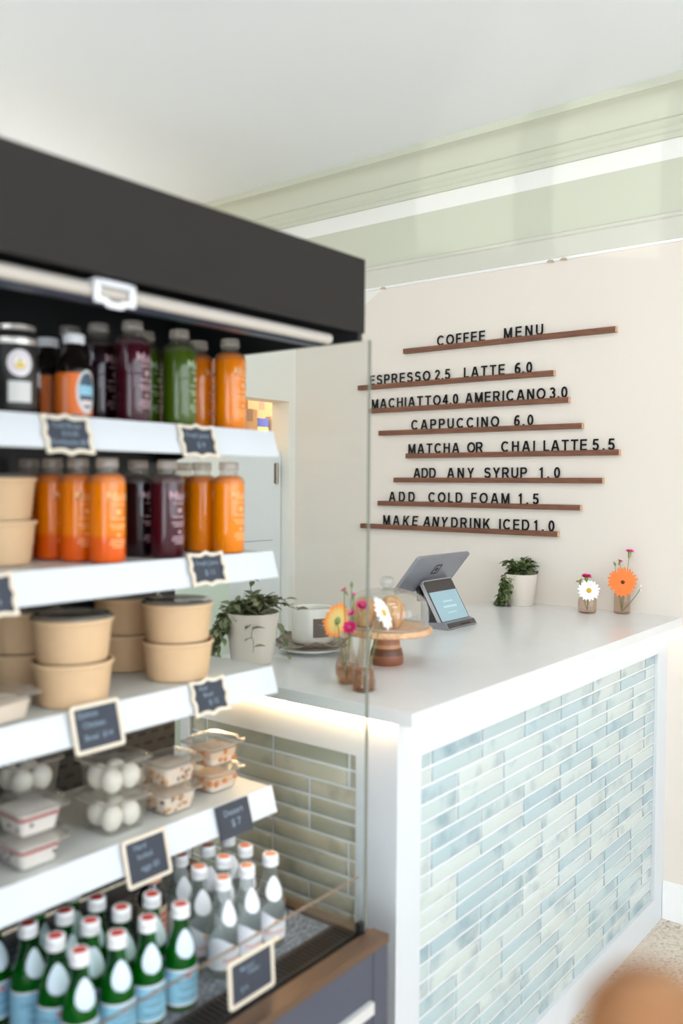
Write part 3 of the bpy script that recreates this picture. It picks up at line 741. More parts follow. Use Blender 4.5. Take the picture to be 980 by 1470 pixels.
juice('g', JG, 1.109, 1.262, z1, .35, 'front green juice bottle on the top shelf', G1)
juice('g', JG, 1.082, 1.328, z1, .2, 'green juice bottle half hidden behind the front green one', G1)
juice('o', JO, 1.118, 1.395, z1, .2, 'narrow glimpse of an orange juice bottle behind the two green ones', G1)
juice('m', JM, 1.001, 1.262, z1, .12, 'front dark purple juice bottle on the top shelf', G1)
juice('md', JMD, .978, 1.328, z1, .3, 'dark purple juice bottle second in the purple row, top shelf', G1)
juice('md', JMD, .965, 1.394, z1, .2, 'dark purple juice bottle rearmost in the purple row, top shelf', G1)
# small stubby brown bottles with white caps
BRN = mat('brown_bottle', (22, 16, 14), .15, coat=1)
ORL = mat('orange_label', (226, 112, 30), .5); WCAP = mat('white_cap', (230, 234, 240), .4)
def make_stubby():
    t = empty('stubby_bottle', (0, 0, 0))
    R = .0305
    MB().lathe([(.027, 0), (R, .004), (R, .078), (.029, .088), (.022, .103), (.0145, .113), (.0135, .126)], 32).build('bottle_body', BRN, t)
    MB().lathe([(.0165, .124), (.0178, .126), (.0178, .138), (.0165, .1395), (.0005, .1395)], 28, cap1=False).build('cap', WCAP, t)
    mb = MB().lathe([(R + .0005, .006), (R + .0005, .074)], 24, cap0=False, cap1=False, a0=-PI / 2 - 1.9, a1=-PI / 2 + .55)
    lb = mb.build('label', ORL, t)
    mb = MB(); r = R + .0009
    ov = MB()
    def disc(mbx, rr, w, h, zc, a_mid):
        n = 20; rings = []
        for k in range(5):
            f = k / 4
            rings.append([mbx.bm.verts.new((rr * math.cos(a_mid + f * w * math.cos(q * 2 * PI / n) / rr), rr * math.sin(a_mid + f * w * math.cos(q * 2 * PI / n) / rr), zc + f * h * math.sin(q * 2 * PI / n))) for q in range(n)])
        for k in range(4):
            for q in range(n): 
                vs = [rings[k][q], rings[k][(q + 1) % n], rings[k + 1][(q + 1) % n], rings[k + 1][q]]
                try: mbx.bm.faces.new(vs)
                except ValueError: pass
    disc(mb, r, .0195, .036, .044, -PI / 2 + .05)
    e1 = mb.build('oval_emblem', mat('label_silver', (206, 206, 206), .4), lb)
    disc(ov, r + .0004, .0155, .029, .046, -PI / 2 + .05); ov.build('emblem_sky', mat('label_ink', (56, 78, 96), .5), e1)
    bb = MB(); wrap_bar(bb, r + .0009, -PI / 2 + .05, .030, .038, .054); bb.build('emblem_band', mat('label_sky', (140, 192, 214), .5), e1, smooth=False)
    cc = MB(); wrap_bar(cc, r + .0009, -PI / 2 + .05, .022, .022, .030); cc.build('emblem_caption', mat('label_pink', (226, 206, 204), .5), e1, smooth=False)
    bars = MB()
    for q in range(9): wrap_bar(bars, R + .0008, -PI / 2 - 1.15, .006, .010 + q * .0065, .0145 + q * .0065, 3)
    bars.build('side_lettering', mat('label_rose', (214, 160, 140), .5), lb, smooth=False)
    return t
sb = make_stubby()
for i, (x, y) in enumerate([(.880, 1.262), (.876, 1.330), (.874, 1.396)]):
    lab = ['front stubby brown bottle with an oval blue emblem on its orange label', 'stubby brown bottle with white cap, second behind the oval-emblem bottle', 'stubby brown bottle with white cap, last of the row on the top shelf'][i]
    if i == 0: sb.location = (x, y, z1); tag(sb, lab, 'bottle', 'stubby bottles on the top shelf'); sb.rotation_euler = (0, 0, .08)
    else: copy_tree(sb, (x, y, z1), .95, lab)
# black can with silver rims and a round white badge
cn = empty('drink_can', (.774, 1.262, z1), -.35, 'black drink can with silver rim and a round white badge on the top shelf', 'can')
R = .033
MB().lathe([(.026, 0), (.031, .004), (R, .010), (R, .118), (.030, .126), (.0275, .130)], 36).build('can_body', mat('can_black', (48, 46, 44), .35, .3), cn)
RIM = mat('can_silver', (214, 208, 200), .3, .7)
MB().lathe([(R + .0006, .108), (R + .0008, .111), (R + .0006, .117)], 36, cap0=False, cap1=False).build('band', RIM, cn)
MB().lathe([(.0272, .1295), (.0295, .131), (.0295, .137), (.0272, .138), (.026, .134), (.0005, .134)], 36, cap0=False, cap1=False).build('rim', RIM, cn)
def round_patch(rr, w, h, zc, a_mid, n=24):
    mbx = MB(); rings = []
    for k in range(1, 6):
        f = k / 5
        rings.append([mbx.bm.verts.new((rr * math.cos(a_mid + f * w * math.cos(q * 2 * PI / n) / rr), rr * math.sin(a_mid + f * w * math.cos(q * 2 * PI / n) / rr), zc + f * h * math.sin(q * 2 * PI / n))) for q in range(n)])
    mbx.bm.faces.new(rings[0])
    for k in range(4):
        for q in range(n): mbx.bm.faces.new((rings[k][q], rings[k][(q + 1) % n], rings[k + 1][(q + 1) % n], rings[k + 1][q]))
    return mbx
bd = round_patch(R + .0006, .0195, .0205, .078, -PI / 2).build('badge', mat('badge_white', (232, 226, 228), .5), cn)
round_patch(R + .0009, .0135, .0145, .079, -PI / 2).build('badge_ring', mat('badge_lilac', (206, 190, 208), .5), bd)
round_patch(R + .0012, .011, .012, .079, -PI / 2).build('badge_field', mat('badge_pale', (236, 232, 226), .5), bd)
round_patch(R + .0015, .0075, .0055, .0745, -PI / 2).build('badge_sun', mat('badge_yellow', (226, 196, 84), .5), bd)
round_patch(R + .0018, .0018, .0018, .083, -PI / 2).build('badge_dot', mat('badge_ink', (40, 38, 36), .5), bd)
mb = MB(); wrap_bar(mb, R + .0006, -PI / 2, .036, .018, .050); mb.build('lettering_block', mat('badge_grey', (214, 214, 210), .6), cn, smooth=False)

# kraft bowls with clear lids
KR = mat('kraft_paper', (214, 180, 140), .65, noise=.05, nscale=60)
KRIM = mat('kraft_rim', (222, 190, 150), .6)
BLID = clear('bowl_lid_plastic', (236, 236, 234), 1.8, .07, (206, 202, 196), .30, .08)
def make_bowl(lid=True):
    t = empty('kraft_bowl', (0, 0, 0))
    MB().lathe([(.055, 0), (.0575, .002), (.0655, .069), (.0645, .069), (.0568, .005), (.0005, .004)], 40, cap1=False).build('bowl_body', KR, t)
    MB().lathe([(.0655, .0655), (.0682, .067), (.0688, .0705), (.0672, .0725), (.0645, .071)], 40, cap0=False, cap1=False).build('rim', KRIM, t)
    if lid:
        MB().lathe([(.0686, .0728), (.0680, .0742), (.0650, .0745), (.0625, .0785), (.0560, .0790), (.0525, .0765), (.0005, .0770)], 40, cap0=False, cap1=False).build('lid', BLID, t)
    return t
GB = 'kraft bowls stacked on the shelves'
bowl = make_bowl(False); bowl_l = make_bowl(True)
used = set()
def put_bowl(x, y, z, lid, label):
    src = bowl_l if lid else bowl
    if lid not in used:
        used.add(lid); src.location = (x, y, z); tag(src, label, 'bowl', GB)
    else:
        copy_tree(src, (x, y, z), random.uniform(0, 6), label, GB)
HB = .0715
for (x, y, wh) in ((.885, 1.275, 'front stack by the framed slate'), (.880, 1.416, 'stack behind the framed slate stack'),
                   (1.128, 1.287, 'stack beside the trailing plant'), (1.120, 1.431, 'stack behind the one beside the plant')):
    put_bowl(x, y, SH[2], False, 'lower kraft paper bowl of the ' + wh)
    put_bowl(x, y, SH[2] + HB, True, 'upper kraft paper bowl with clear lid of the ' + wh)
for (i, wd) in ((0, 'bottom'), (1, 'topmost')):
    put_bowl(.800, 1.370, SH[1] + HB * i, i == 1, f'kraft paper bowl {wd} in the stack left of the orange juice, second shelf')

# clear clamshell tubs
TUB = clear('tub_plastic', (247, 246, 244), 1.1, .07, (236, 232, 226), .10, .03)
def sq(a, z, rc, n=5):
    """rounded square of half side a"""
    pts = []
    for cx_, cy_, s0 in ((a - rc, a - rc, 0), (-a + rc, a - rc, 1), (-a + rc, -a + rc, 2), (a - rc, -a + rc, 3)):
        for k in range(n + 1):
            an = (s0 + k / n) * PI / 2
            pts.append(Vector((cx_ + rc * math.cos(an), cy_ + rc * math.sin(an), z)))
    return pts
def loft(mb, loops, cap0=False, cap1=False):
    rs = [[mb.bm.verts.new(p) for p in l] for l in loops]
    for i in range(len(rs) - 1):
        n = len(rs[i])
        for k in range(n): mb.bm.faces.new((rs[i][k], rs[i][(k + 1) % n], rs[i + 1][(k + 1) % n], rs[i + 1][k]))
    if cap0: mb.bm.faces.new(rs[0][::-1])
    if cap1: mb.bm.faces.new(rs[-1])
    return mb
def make_tub(warm=False):
    t = empty('clear_tub', (0, 0, 0))
    loft(MB(), [sq(.036, .001, .010), sq(.0375, .004, .010), sq(.046, .046, .014)], True).build('tub_body', TUB, t)
    mb = loft(MB(), [sq(.046, .0458, .014), sq(.0555, .0465, .016), sq(.0560, .0485, .016), sq(.0475, .0500, .014), sq(.044, .058, .013), sq(.036, .0595, .010)], False, True)
    mb.build('lid', TUB, t)
    rim = loft(MB(), [sq(.0545, .0465, .016), sq(.0568, .0470, .0165), sq(.0568, .0495, .0165), sq(.0545, .0500, .016)])
    rim.prism([(-.016, 0), (.016, 0), (.010, .014), (-.010, .014)], (.056, 0, .0472), (0, 1, 0), (1, 0, 0), (0, 0, .0016))
    rim.build('rim', clear('tub_rim', (244, 240, 234), 1.6, .12, (240, 234, 226), .45, .12), t)
    for ch in t.children:
        ch.data.transform(Matrix.Scale(.88, 4))
    return t
def make_deep_tub():
    t = empty('clear_tub', (0, 0, 0))
    loft(MB(), [sq(.038, .001, .011), sq(.0395, .004, .012), sq(.0465, .058, .015)], True).build('tub_body', TUB, t)
    loft(MB(), [sq(.0465, .0578, .015), sq(.0525, .0585, .016), sq(.0528, .0605, .016), sq(.0470, .0615, .015), sq(.044, .068, .014), sq(.037, .0692, .011)], False, True).build('lid', TUB, t)
    rim = loft(MB(), [sq(.0515, .0583, .016), sq(.0532, .0587, .0165), sq(.0532, .0610, .0165), sq(.0515, .0616, .016)])
    rim.build('rim', MATS['tub_rim'], t)
    return t
tub0 = make_tub(); deep0 = make_deep_tub(); tub_used = []; HD = .0668
GT = 'clear plastic tubs on the shelves'
FILL = ('yogurt', 'berry_layer', 'cream_layer', 'blueberries')
def put_tub(x, y, z, rz, label, deep=False):
    if deep:
        if 'd' not in tub_used:
            tub_used.insert(0, 'd'); deep0.location = (x, y, z); deep0.rotation_euler = (0, 0, rz); tag(deep0, label, 'tub', GT); return deep0
        return copy_tree(deep0, (x, y, z), rz, label, GT)
    if 1 not in tub_used:
        tub_used.append(1); tub0.location = (x, y, z); tub0.rotation_euler = (0, 0, rz); tag(tub0, label, 'tub', GT); return tub0
    return copy_tree(tub0, (x, y, z), rz, label, GT, prune=FILL)
HT = .0527; z4 = SH[3]
EGG = mat('boiled_egg', (238, 236, 226), .35, sss=.15)
egg_me = []
def egg(p, rz, label):
    if not egg_me:
        ob = MB().lathe([(.0005, -.0225)] + [(.0193 * math.sin(a) * (1 - .08 * math.cos(a)), -.0225 * math.cos(a)) for a in [PI * k / 14 for k in range(1, 14)]] + [(.0005, .0225)], 24, cap0=False, cap1=False).build('boiled_egg', EGG)
        egg_me.append(ob.data); o = ob
    else:
        o = bpy.data.objects.new('boiled_egg', egg_me[0]); COL.objects.link(o)
    o.location = p; o.rotation_euler = (random.uniform(-.2, .2), random.uniform(-.2, .2), rz); tag(o, label, 'egg', 'boiled eggs in clear tubs')
POS4 = [(-.0192, -.0192, 'front'), (.0192, -.0192, 'second'), (-.0192, .0192, 'third'), (.0192, .0192, 'rear')]
for (x, y, rz, where) in ((.976, 1.284, .0, 'front egg stack'), (.872, 1.398, .0, 'stack behind the berry tubs')):
    for lv in (0, 1):
        put_tub(x, y, z4 + lv * HD, rz, f'{"upper" if lv else "lower"} clear tub of boiled eggs in the {where}', True)
        for ex, ey, wd in POS4:
            c, s_ = math.cos(rz), math.sin(rz)
            egg((x + ex * c - ey * s_, y + ex * s_ + ey * c, z4 + lv * HD + .0250), random.random() * 6, f'white boiled egg, {wd} one in the {"upper" if lv else "lower"} tub, {where}')
TS = Matrix.Scale(.88, 4)
def filling(t, name, m, z0, z1, lumps=0, seed=0):
    """food inside a tub: a lumpy block that follows the tub walls"""
    rnd = random.Random(seed)
    def a(z): return .0362 + (z - .003) / .043 * .0085 - .0012
    mb = loft(MB(), [sq(a(z0), z0, .009), sq(a((z0 + z1) / 2), (z0 + z1) / 2, .011), sq(a(z1), z1, .012)], True, True)
    mb.xf(TS)
    o = mb.build(name, m, t); return o
YOG = mat('yogurt', (240, 236, 232), .4); BER = mat('berry_sauce', (176, 40, 52), .3); BLUE = mat('blueberry', (52, 50, 74), .4); GRAN = mat('granola', (196, 150, 104), .8, noise=.35, nscale=90); CREAMF = mat('cream_filling', (236, 222, 206), .5)
def bits(t, name, m, n, z0, z1, r, seed, shape=1.0):
    rnd = random.Random(seed)
    mb = MB()
    for k in range(n):
        s_ = rnd.choice((0, 1, 2, 3)); u = rnd.uniform(-.034, .034); z = rnd.uniform(z0, z1)
        aa = .0362 + (z - .003) / .043 * .0085 - .003
        u = max(-aa, min(aa, u))
        p = [(u, -aa), (aa, u), (u, aa), (-aa, u)][s_]
        mb.lathe([(.0003, -r * shape), (r * .8, -r * .5 * shape), (r, 0), (r * .8, r * .5 * shape), (.0003, r * shape)], 8, (p[0], p[1], z), False, False)
    mb.xf(TS)
    o = mb.build(name, m, t); o['kind'] = 'stuff'; return o
for lv in (0, 1):
    t = put_tub(.800, 1.272, z4 + lv * HT, .0, f'{"upper" if lv else "lower"} clear tub of yogurt with red berry layer on the fourth shelf')
    filling(t, 'yogurt', YOG, .003, .030); filling(t, 'berry_layer', BER, .0305, .0365); filling(t, 'cream_layer', YOG, .037, .043)
    bits(t, 'blueberries', BLUE, 7, .012, .03, .005, 3 + lv)
for lv in (0, 1):
    t = put_tub(1.098, 1.278, z4 + lv * HT, .0, f'{"upper" if lv else "lower"} clear tub of granola and fruit beside the egg tubs')
    filling(t, 'cream_layer', CREAMF, .003, .020); filling(t, 'granola_layer', CREAMF, .0205, .038)
    bits(t, 'granola_bits', GRAN, 26, .008, .038, .0055, 11 + lv); bits(t, 'dark_berries', mat('dark_berry', (70, 24, 30), .4), 14, .006, .036, .0042, 21 + lv, 1.5)
for lv in (0, 1):
    t = put_tub(1.232, 1.300, z4 + lv * HT, .0, f'{"upper" if lv else "lower"} clear tub with a broad lid next to the glass end')
    filling(t, 'cream_layer', CREAMF, .003, .016); bits(t, 'caramel_bits', mat('caramel', (204, 120, 48), .5), 14, .006, .030, .007, 31 + lv); filling(t, 'sponge_layer', mat('sponge', (226, 200, 172), .7), .0165, .033)
# partly seen salad tub at the open end of the third shelf
t = copy_tree(tub0, (.741, 1.262, SH[2]), .2, 'clear tub with a pale filling beside the kraft bowls on the third shelf', GT, prune=FILL)
filling(t, 'pale_filling', CREAMF, .003, .036)

# ------------------------------------------------------------------ water bottles on the deck
GG = clear('green_glass', (140, 208, 132), 1.3, .03, (14, 104, 42), .34, .03)
GL = clear('lit_water_green', (90, 190, 80), .3, .1, (34, 214, 46), .88, 0)  # bright green put into the water for light refracted inside the bottle
CG = clear('water_glass', (236, 240, 238), 1.2, .03, (226, 230, 228), .16, .03)
CAPW = mat('cap_white_metal', (236, 236, 238), .35, .15); CAPR = mat('cap_red', (196, 52, 40), .35); CAPO = mat('cap_coral', (240, 140, 92), .35)
LBL = mat('label_pale_blue', (150, 202, 224), .5, noise=.10, nscale=70); LBD = mat('label_blue_ink', (92, 140, 172), .5); LWH = mat('label_white', (238, 238, 244), .5); RSTAR = mat('label_red', (222, 66, 62), .5)
def make_water(kind):
    gr = kind == 'g'
    t = empty('water_bottle', (0, 0, 0)); R = .0275
    H = .168
    prof = [(.024, 0), (R - .001, .002), (R, .006), (R, .073), (.0268, .082), (.0240, .096), (.0185, .113), (.0140, .126), (.0128, .136), (.0126, .150)]
    MB().lathe(prof, 32, cap1=False).build('glass_body', GG if gr else CG, t)
    if gr:
        MB().lathe([(r - .0018, z + .002) for r, z in prof[:6]] + [(.0217, .098)], 28).build('water', GL, t)
    cp = MB().lathe([(.0142, .148), (.0152, .149), (.0152, .154), (.0146, .155), (.0150, .156), (.0150, .166), (.0140, .168), (.0005, .168)], 28, cap0=False, cap1=False).build('cap', CAPW, t)
    MB().lathe([(.0105, .1681), (.0005, .1686)], 24, cap0=False, cap1=False).build('cap_disc', CAPR if gr else CAPO, cp)
    # tear-shaped neck label
    mb = MB(); n = 18; cols = []
    for k in range(n + 1):
        z = .088 + .044 * k / n; f = k / n
        w = .0112 * math.sqrt(max(0, math.sin(PI * min(1, f * 1.0)))) * (1 - .66 * f) * 2.05 + .0006
        # radius of the bottle at this height
        rr = None
        for (r0, za), (r1, zb) in zip(prof, prof[1:]):
            if za <= z <= zb: rr = r0 + (r1 - r0) * (z - za) / (zb - za); break
        rr += .0009; row = []
        for q in range(7):
            a = -PI / 2 + (q / 6 - .5) * 2 * w / rr
            row.append(mb.bm.verts.new((rr * math.cos(a), rr * math.sin(a), z)))
        cols.append(row)
    for i in range(n):
        for q in range(6): mb.bm.faces.new((cols[i][q], cols[i][q + 1], cols[i + 1][q + 1], cols[i + 1][q]))
    mb.build('neck_label', mat('neck_label_blue', (214, 230, 242), .5) if gr else LWH, t)
    rl = R + .0005
    if gr:
        lb = MB().lathe([(rl, .014), (rl, .070)], 28, cap0=False, cap1=False).build('label', LBL, t)
        MB().lathe([(rl + .0003, .068), (rl + .0003, .0715)], 28, cap0=False, cap1=False).build('label_border', LWH, lb)
        MB().lathe([(rl + .0003, .0125), (rl + .0003, .0160)], 28, cap0=False, cap1=False).build('label_border', LWH, lb)
        mb = MB()
        wrap_text(mb, 'S.PELLEGRINO', .0065, rl + .0006, -PI / 2, .048)
        for z, w in ((.041, .034), (.0375, .026), (.026, .036), (.0225, .030)): wrap_bar(mb, rl + .0006, -PI / 2, w, z, z + .0016)
        for a in (PI / 2, ):
            for q in range(7): wrap_bar(mb, rl + .0006, a, .034, .022 + q * .006, .0245 + q * .006)
        mb.build('label_lettering', LBD, lb, smooth=False)
        mb = MB(); wrap_bar(mb, rl + .0009, -PI / 2, .0065, .0575, .064); mb.build('red_star', RSTAR, lb, smooth=False)
    else:
        # label with a wavy upper edge
        mb = MB(); A = []; B = []
        for k in range(49):
            a = 2 * PI * k / 48
            A.append((rl * math.cos(a), rl * math.sin(a), .016)); B.append((rl * math.cos(a), rl * math.sin(a), .062 + .010 * math.sin(a * 2 + .6)))
        mb.quadstrip(A, B); lb = mb.build('label', LWH, t)
        mb = MB(); wrap_text(mb, 'PANNA', .0080, rl + .0005, -PI / 2, .028); wrap_bar(mb, rl + .0005, -PI / 2, .034, .0165, .0185)
        mb.build('label_lettering', mat('label_coral', (238, 150, 138), .5), lb, smooth=False)
        mb = MB(); wrap_bar(mb, rl + .0005, -PI / 2, .006, .047, .055); mb.build('label_emblem', mat('label_peach', (240, 170, 130), .5), lb, smooth=False)
    return t
ZD = .6426
gw, cw = make_water('g'), make_water('p')
rows_ = ['front', 'second', 'third', 'rear']
gpos = [('first', [(.772, 1.096), (.774, 1.160), (.770, 1.228), (.748, 1.290)]), ('second', [(.838, 1.094), (.836, 1.158), (.830, 1.218), (.822, 1.284)]),
        ('third', [(.899, 1.096), (.894, 1.156), (.890, 1.216), (.884, 1.277)]), ('fourth', [(.962, 1.090), (.955, 1.154)])]
i = 0
for cname, lst in gpos:
    for k, (x, y) in enumerate(lst):
        lab = f'green water bottle, {rows_[k]} one in the {cname} row counted from the open end'
        rz = random.uniform(-.55, -.1) if k < 2 else random.uniform(-.9, .5)
        if i == 0: gw.location = (x, y, ZD); gw.rotation_euler = (0, 0, rz); tag(gw, lab, 'bottle', 'green water bottles on the cooler deck')
        else: copy_tree(gw, (x, y, ZD), rz, lab, 'green water bottles on the cooler deck')
        i += 1
ppos = [('file next to the green bottles', [(1.075, 1.108), (1.078, 1.172), (1.092, 1.238)]), ('middle file', [(1.136, 1.110), (1.137, 1.170), (1.134, 1.2955), (1.1535, 1.2305)]), ('file by the glass end', [(1.199, 1.110), (1.197, 1.174), (1.213, 1.237)])]
i = 0
for cname, lst in ppos:
    for k, (x, y) in enumerate(lst):
        lab = f'clear water bottle with white label, {["front", "second", "third", "rear"][k]} in the {cname}' if not (cname == 'middle file' and k >= 2) else f'clear water bottle with white label, {"rear" if k == 2 else "third"} in the {cname}'
        rz = random.uniform(-.5, .05)
        if i == 0: cw.location = (x, y, ZD); cw.rotation_euler = (0, 0, rz); tag(cw, lab, 'bottle', 'clear water bottles on the cooler deck')
        else: copy_tree(cw, (x, y, ZD), rz, lab, 'clear water bottles on the cooler deck')
        i += 1
# dark bottle with coral cap behind
t = empty('dark_bottle', (1.030, 1.245, ZD), .3, 'dark bottle with coral cap and cream label behind the clear water bottles', 'bottle')
MB().lathe([(.024, 0), (.0272, .004), (.0272, .100), (.024, .115), (.016, .130), (.0135, .140)], 28).build('bottle_body', mat('bottle_dark', (30, 22, 18), .15, coat=1), t)
MB().lathe([(.0165, .138), (.0172, .139), (.0172, .158), (.016, .160), (.0005, .160)], 24, cap1=False).build('cap', mat('cap_peach', (226, 168, 136), .4), t)
lb = MB().lathe([(.0277, .035), (.0277, .098)], 28, cap0=False, cap1=False).build('label', mat('label_cream', (206, 184, 158), .6), t)
mb = MB()
for q in range(4): wrap_bar(mb, .028, -PI / 2, .022, .045 + q * .012, .050 + q * .012)
mb.build('label_lettering', RSTAR, lb, smooth=False)
MB().lathe([(.0277, .012), (.0279, .018)], 28, cap0=False, cap1=False).build('gold_band', mat('gold_band', (214, 166, 92), .35, .4), t)


# ------------------------------------------------------------------ chalkboard price signs
FRM = mat('sign_frame_cream', (226, 214, 194), .6, noise=.06, nscale=60); SLATE = mat('slate_board', (56, 61, 72), .7, noise=.15, nscale=25); CHALK = mat('chalk', (128, 146, 160), .9)
def scallop(w, h):
    """bracket-shaped plaque outline, half sizes w, h"""
    pts = []
    def side(p, q, nrm, L):
        n = 12
        for k in range(n):
            f = k / n
            x = abs(f - .5) * 2          # 1 at corners, 0 in the middle
            bump = .040 * math.cos(x * PI * 2.0) * (1 if x < .5 else .55) + (.02 if x < .12 else 0)
            pts.append((p[0] + (q[0] - p[0]) * f + nrm[0] * bump * L, p[1] + (q[1] - p[1]) * f + nrm[1] * bump * L))
    side((-w, -h), (w, -h), (0, -1), w * 1.5); side((w, -h), (w, h), (1, 0), w * 1.5); side((w, h), (-w, h), (0, 1), w * 1.5); side((-w, h), (-w, -h), (-1, 0), w * 1.5)
    return pts
def rrect(w, h, r, n=4):
    pts = []
    for cx_, cy_, s0 in ((w - r, h - r, 0), (-w + r, h - r, 1), (-w + r, -h + r, 2), (w - r, -h + r, 3)):
        for k in range(n + 1):
            a = (s0 + k / n) * PI / 2; pts.append((cx_ + r * math.cos(a), cy_ + r * math.sin(a)))
    return pts
def sign(x, y, z, w, h, style, lines, label, lean=.30, tilt=0):
    """w, h: outer size; text lines as (string, cap height, x shift, height from the centre)"""
    t = empty('price_sign', (x, y, z), 0, label, 'sign', 'chalkboard price signs on the cooler')
    # local frame: u along +X, v up and leaning back, n towards the shopper (-Y)
    v = Vector((0, math.sin(lean), math.cos(lean))); u = Vector((1, 0, 0)); n = u.cross(v)
    cr, sr = math.cos(tilt), math.sin(tilt)
    u, v = u * cr + v * sr, v * cr - u * sr
    c = v * (h / 2) + n * .003
    if style == 'scallop': out, inn = scallop(w / 2, h / 2), scallop(w / 2 - .0065, h / 2 - .0065)
    elif style == 'rect': out, inn = rrect(w / 2, h / 2, .006), rrect(w / 2 - .0065, h / 2 - .0065, .001)
    else: out, inn = None, rrect(w / 2, h / 2, .002)
    if out:
        mb = MB(); L = []
        for pts, d in ((out, 0), (out, .0035), (inn, .0035), (inn, .0)):
            L.append([mb.bm.verts.new(c + u * p[0] + v * p[1] + n * d) for p in pts])
        m_ = len(out)
        for a, b in ((0, 1), (1, 2), (2, 3), (3, 0)):
            for k in range(m_): mb.bm.faces.new((L[a][k], L[a][(k + 1) % m_], L[b][(k + 1) % m_], L[b][k]))
        mb.build('sign_frame', FRM, t, angle=30)
    sl = MB().prism(inn, c - n * .0005, u, v, n * .0025).build('slate', SLATE, t, smooth=False)
    if lines:
        mb = MB()
        for txt, ch, dx, dv in lines:
            me, x0, x1, y0, y1 = text_mesh(txt, .012, 0)
            k = ch / CAPH; wx = (x1 - x0) * k
            kx = k * min(1, (w - .024) / wx)
            mt = Matrix((u * kx, v * k, n)).transposed().to_4x4(); mt.translation = c + n * .0024 + u * (dx - (x0 + x1) / 2 * kx) + v * dv
            mb.add_mesh(me, mt)
        mb.build('chalk_writing', CHALK, sl, smooth=False, norm=False)
    return t
yr = 1.195
sign(.826, yr, 1.5435, .086, .062, 'scallop', [('Cold Brew', .008, 0, .011), ('$ 6.50', .008, .004, -.002), ('Kombucha $8', .008, 0, -.016)], 'scalloped chalkboard sign below the dark bottles on the top shelf rail')
sign(1.100, yr, 1.5455, .086, .060, 'scallop', [('Fresh Juice', .0085, 0, .007), ('$ 9', .010, .004, -.012)], 'scalloped chalkboard sign below the green juice on the top shelf rail')
sign(.691, yr, 1.300, .086, .066, 'scallop', [('Salad', .008, 0, .012), ('Power', .008, 0, -.002), ('$ 14', .009, .006, -.016)], 'scalloped chalkboard sign below the kraft bowls on the second shelf rail')
sign(1.124, yr, 1.3125, .086, .060, 'scallop', [('Fresh Juice', .0085, 0, .007), ('$ 11', .010, .002, -.012)], 'scalloped chalkboard sign below the three-bottle orange row on the second shelf rail')
sign(.878, yr - .004, 1.064, .096, .078, 'rect', [('Quinoa', .009, -.016, .018), ('Chicken', .009, -.006, .001), ('Bowl  $14', .009, 0, -.019)], 'chalkboard sign with straight cream frame on the third shelf rail', lean=.26)
sign(1.130, yr, 1.0735, .086, .064, 'scallop', [('Acai', .008, -.014, .013), ('Bowl', .008, -.004, 0), ('$ 12', .009, .006, -.015)], 'scalloped chalkboard sign on the third shelf rail beneath the trailing plant')
sign(.980, yr - .004, .812, .096, .080, 'rect', [('Hard', .009, -.012, .018), ('boiled', .009, -.004, .002), ('eggs $5', .009, .004, -.018)], 'chalkboard sign with straight cream frame on the fourth shelf rail below the eggs', lean=.26)
sign(1.194, yr - .001, .8255, .086, .063, 'plain', [('Dessert', .011, 0, .009), ('$ 7', .013, .002, -.013)], 'frameless slate sign on the fourth shelf rail next to the glass end')
ls = sign(1.020, .987, .666, .104, .076, 'rect', [('Mineral', .007, -.010, .014), ('Water', .007, .004, .004), ('$ 4', .008, -.018, -.018)], 'chalkboard sign with straight cream frame hung on the low front glass', lean=.06)
MB().tube([(.049, .000, .071), (.060, -.001, .0715), (.066, -.001, .073)], .0026, 8).build('peg', mat('peg_pale_wood', (236, 214, 174), .5), ls)

# ------------------------------------------------------------------ plants
SOIL = mat('potting_soil', (72, 58, 46), .95, noise=.3, nscale=80)
POTM = mat('pot_cream', (218, 207, 194), .5)
LEAF = {}
def leaf_mat(name, a, b):
    m, nt, p = newmat(name)
    g = nt.nodes.new('ShaderNodeNewGeometry'); r = nt.nodes.new('ShaderNodeValToRGB')
    r.color_ramp.elements[0].color = (*lin(a), 1); r.color_ramp.elements[1].color = (*lin(b), 1)
    nt.links.new(g.outputs['Random Per Island'], r.inputs[0]); nt.links.new(r.outputs[0], p.inputs['Base Color'])
    p.inputs['Roughness'].default_value = .45
    return m
LM1 = leaf_mat('leaf_ivy', (46, 62, 34), (116, 134, 76)); LM2 = leaf_mat('leaf_grey_green', (74, 82, 56), (142, 148, 108))
STEM = mat('plant_stem', (96, 104, 58), .6)
def add_leaf(mb, p, d, up, L, Wd):
    d = Vector(d).normalized(); s_ = d.cross(Vector(up)).normalized(); n = s_.cross(d)
    prof = [(0, .12), (.25, .85), (.5, 1.0), (.78, .62), (1.0, .05)]
    rows = []
    for f, w in prof:
        c = Vector(p) + d * (f * L) + n * (-.25 * L * (f - .3) ** 2)
        rows.append([mb.bm.verts.new(c + s_ * (w * Wd / 2) + n * (w * Wd * .18)), mb.bm.verts.new(c), mb.bm.verts.new(c - s_ * (w * Wd / 2) + n * (w * Wd * .18))])
    for i in range(4):
        for k in range(2): mb.bm.faces.new((rows[i][k], rows[i][k + 1], rows[i + 1][k + 1], rows[i + 1][k]))
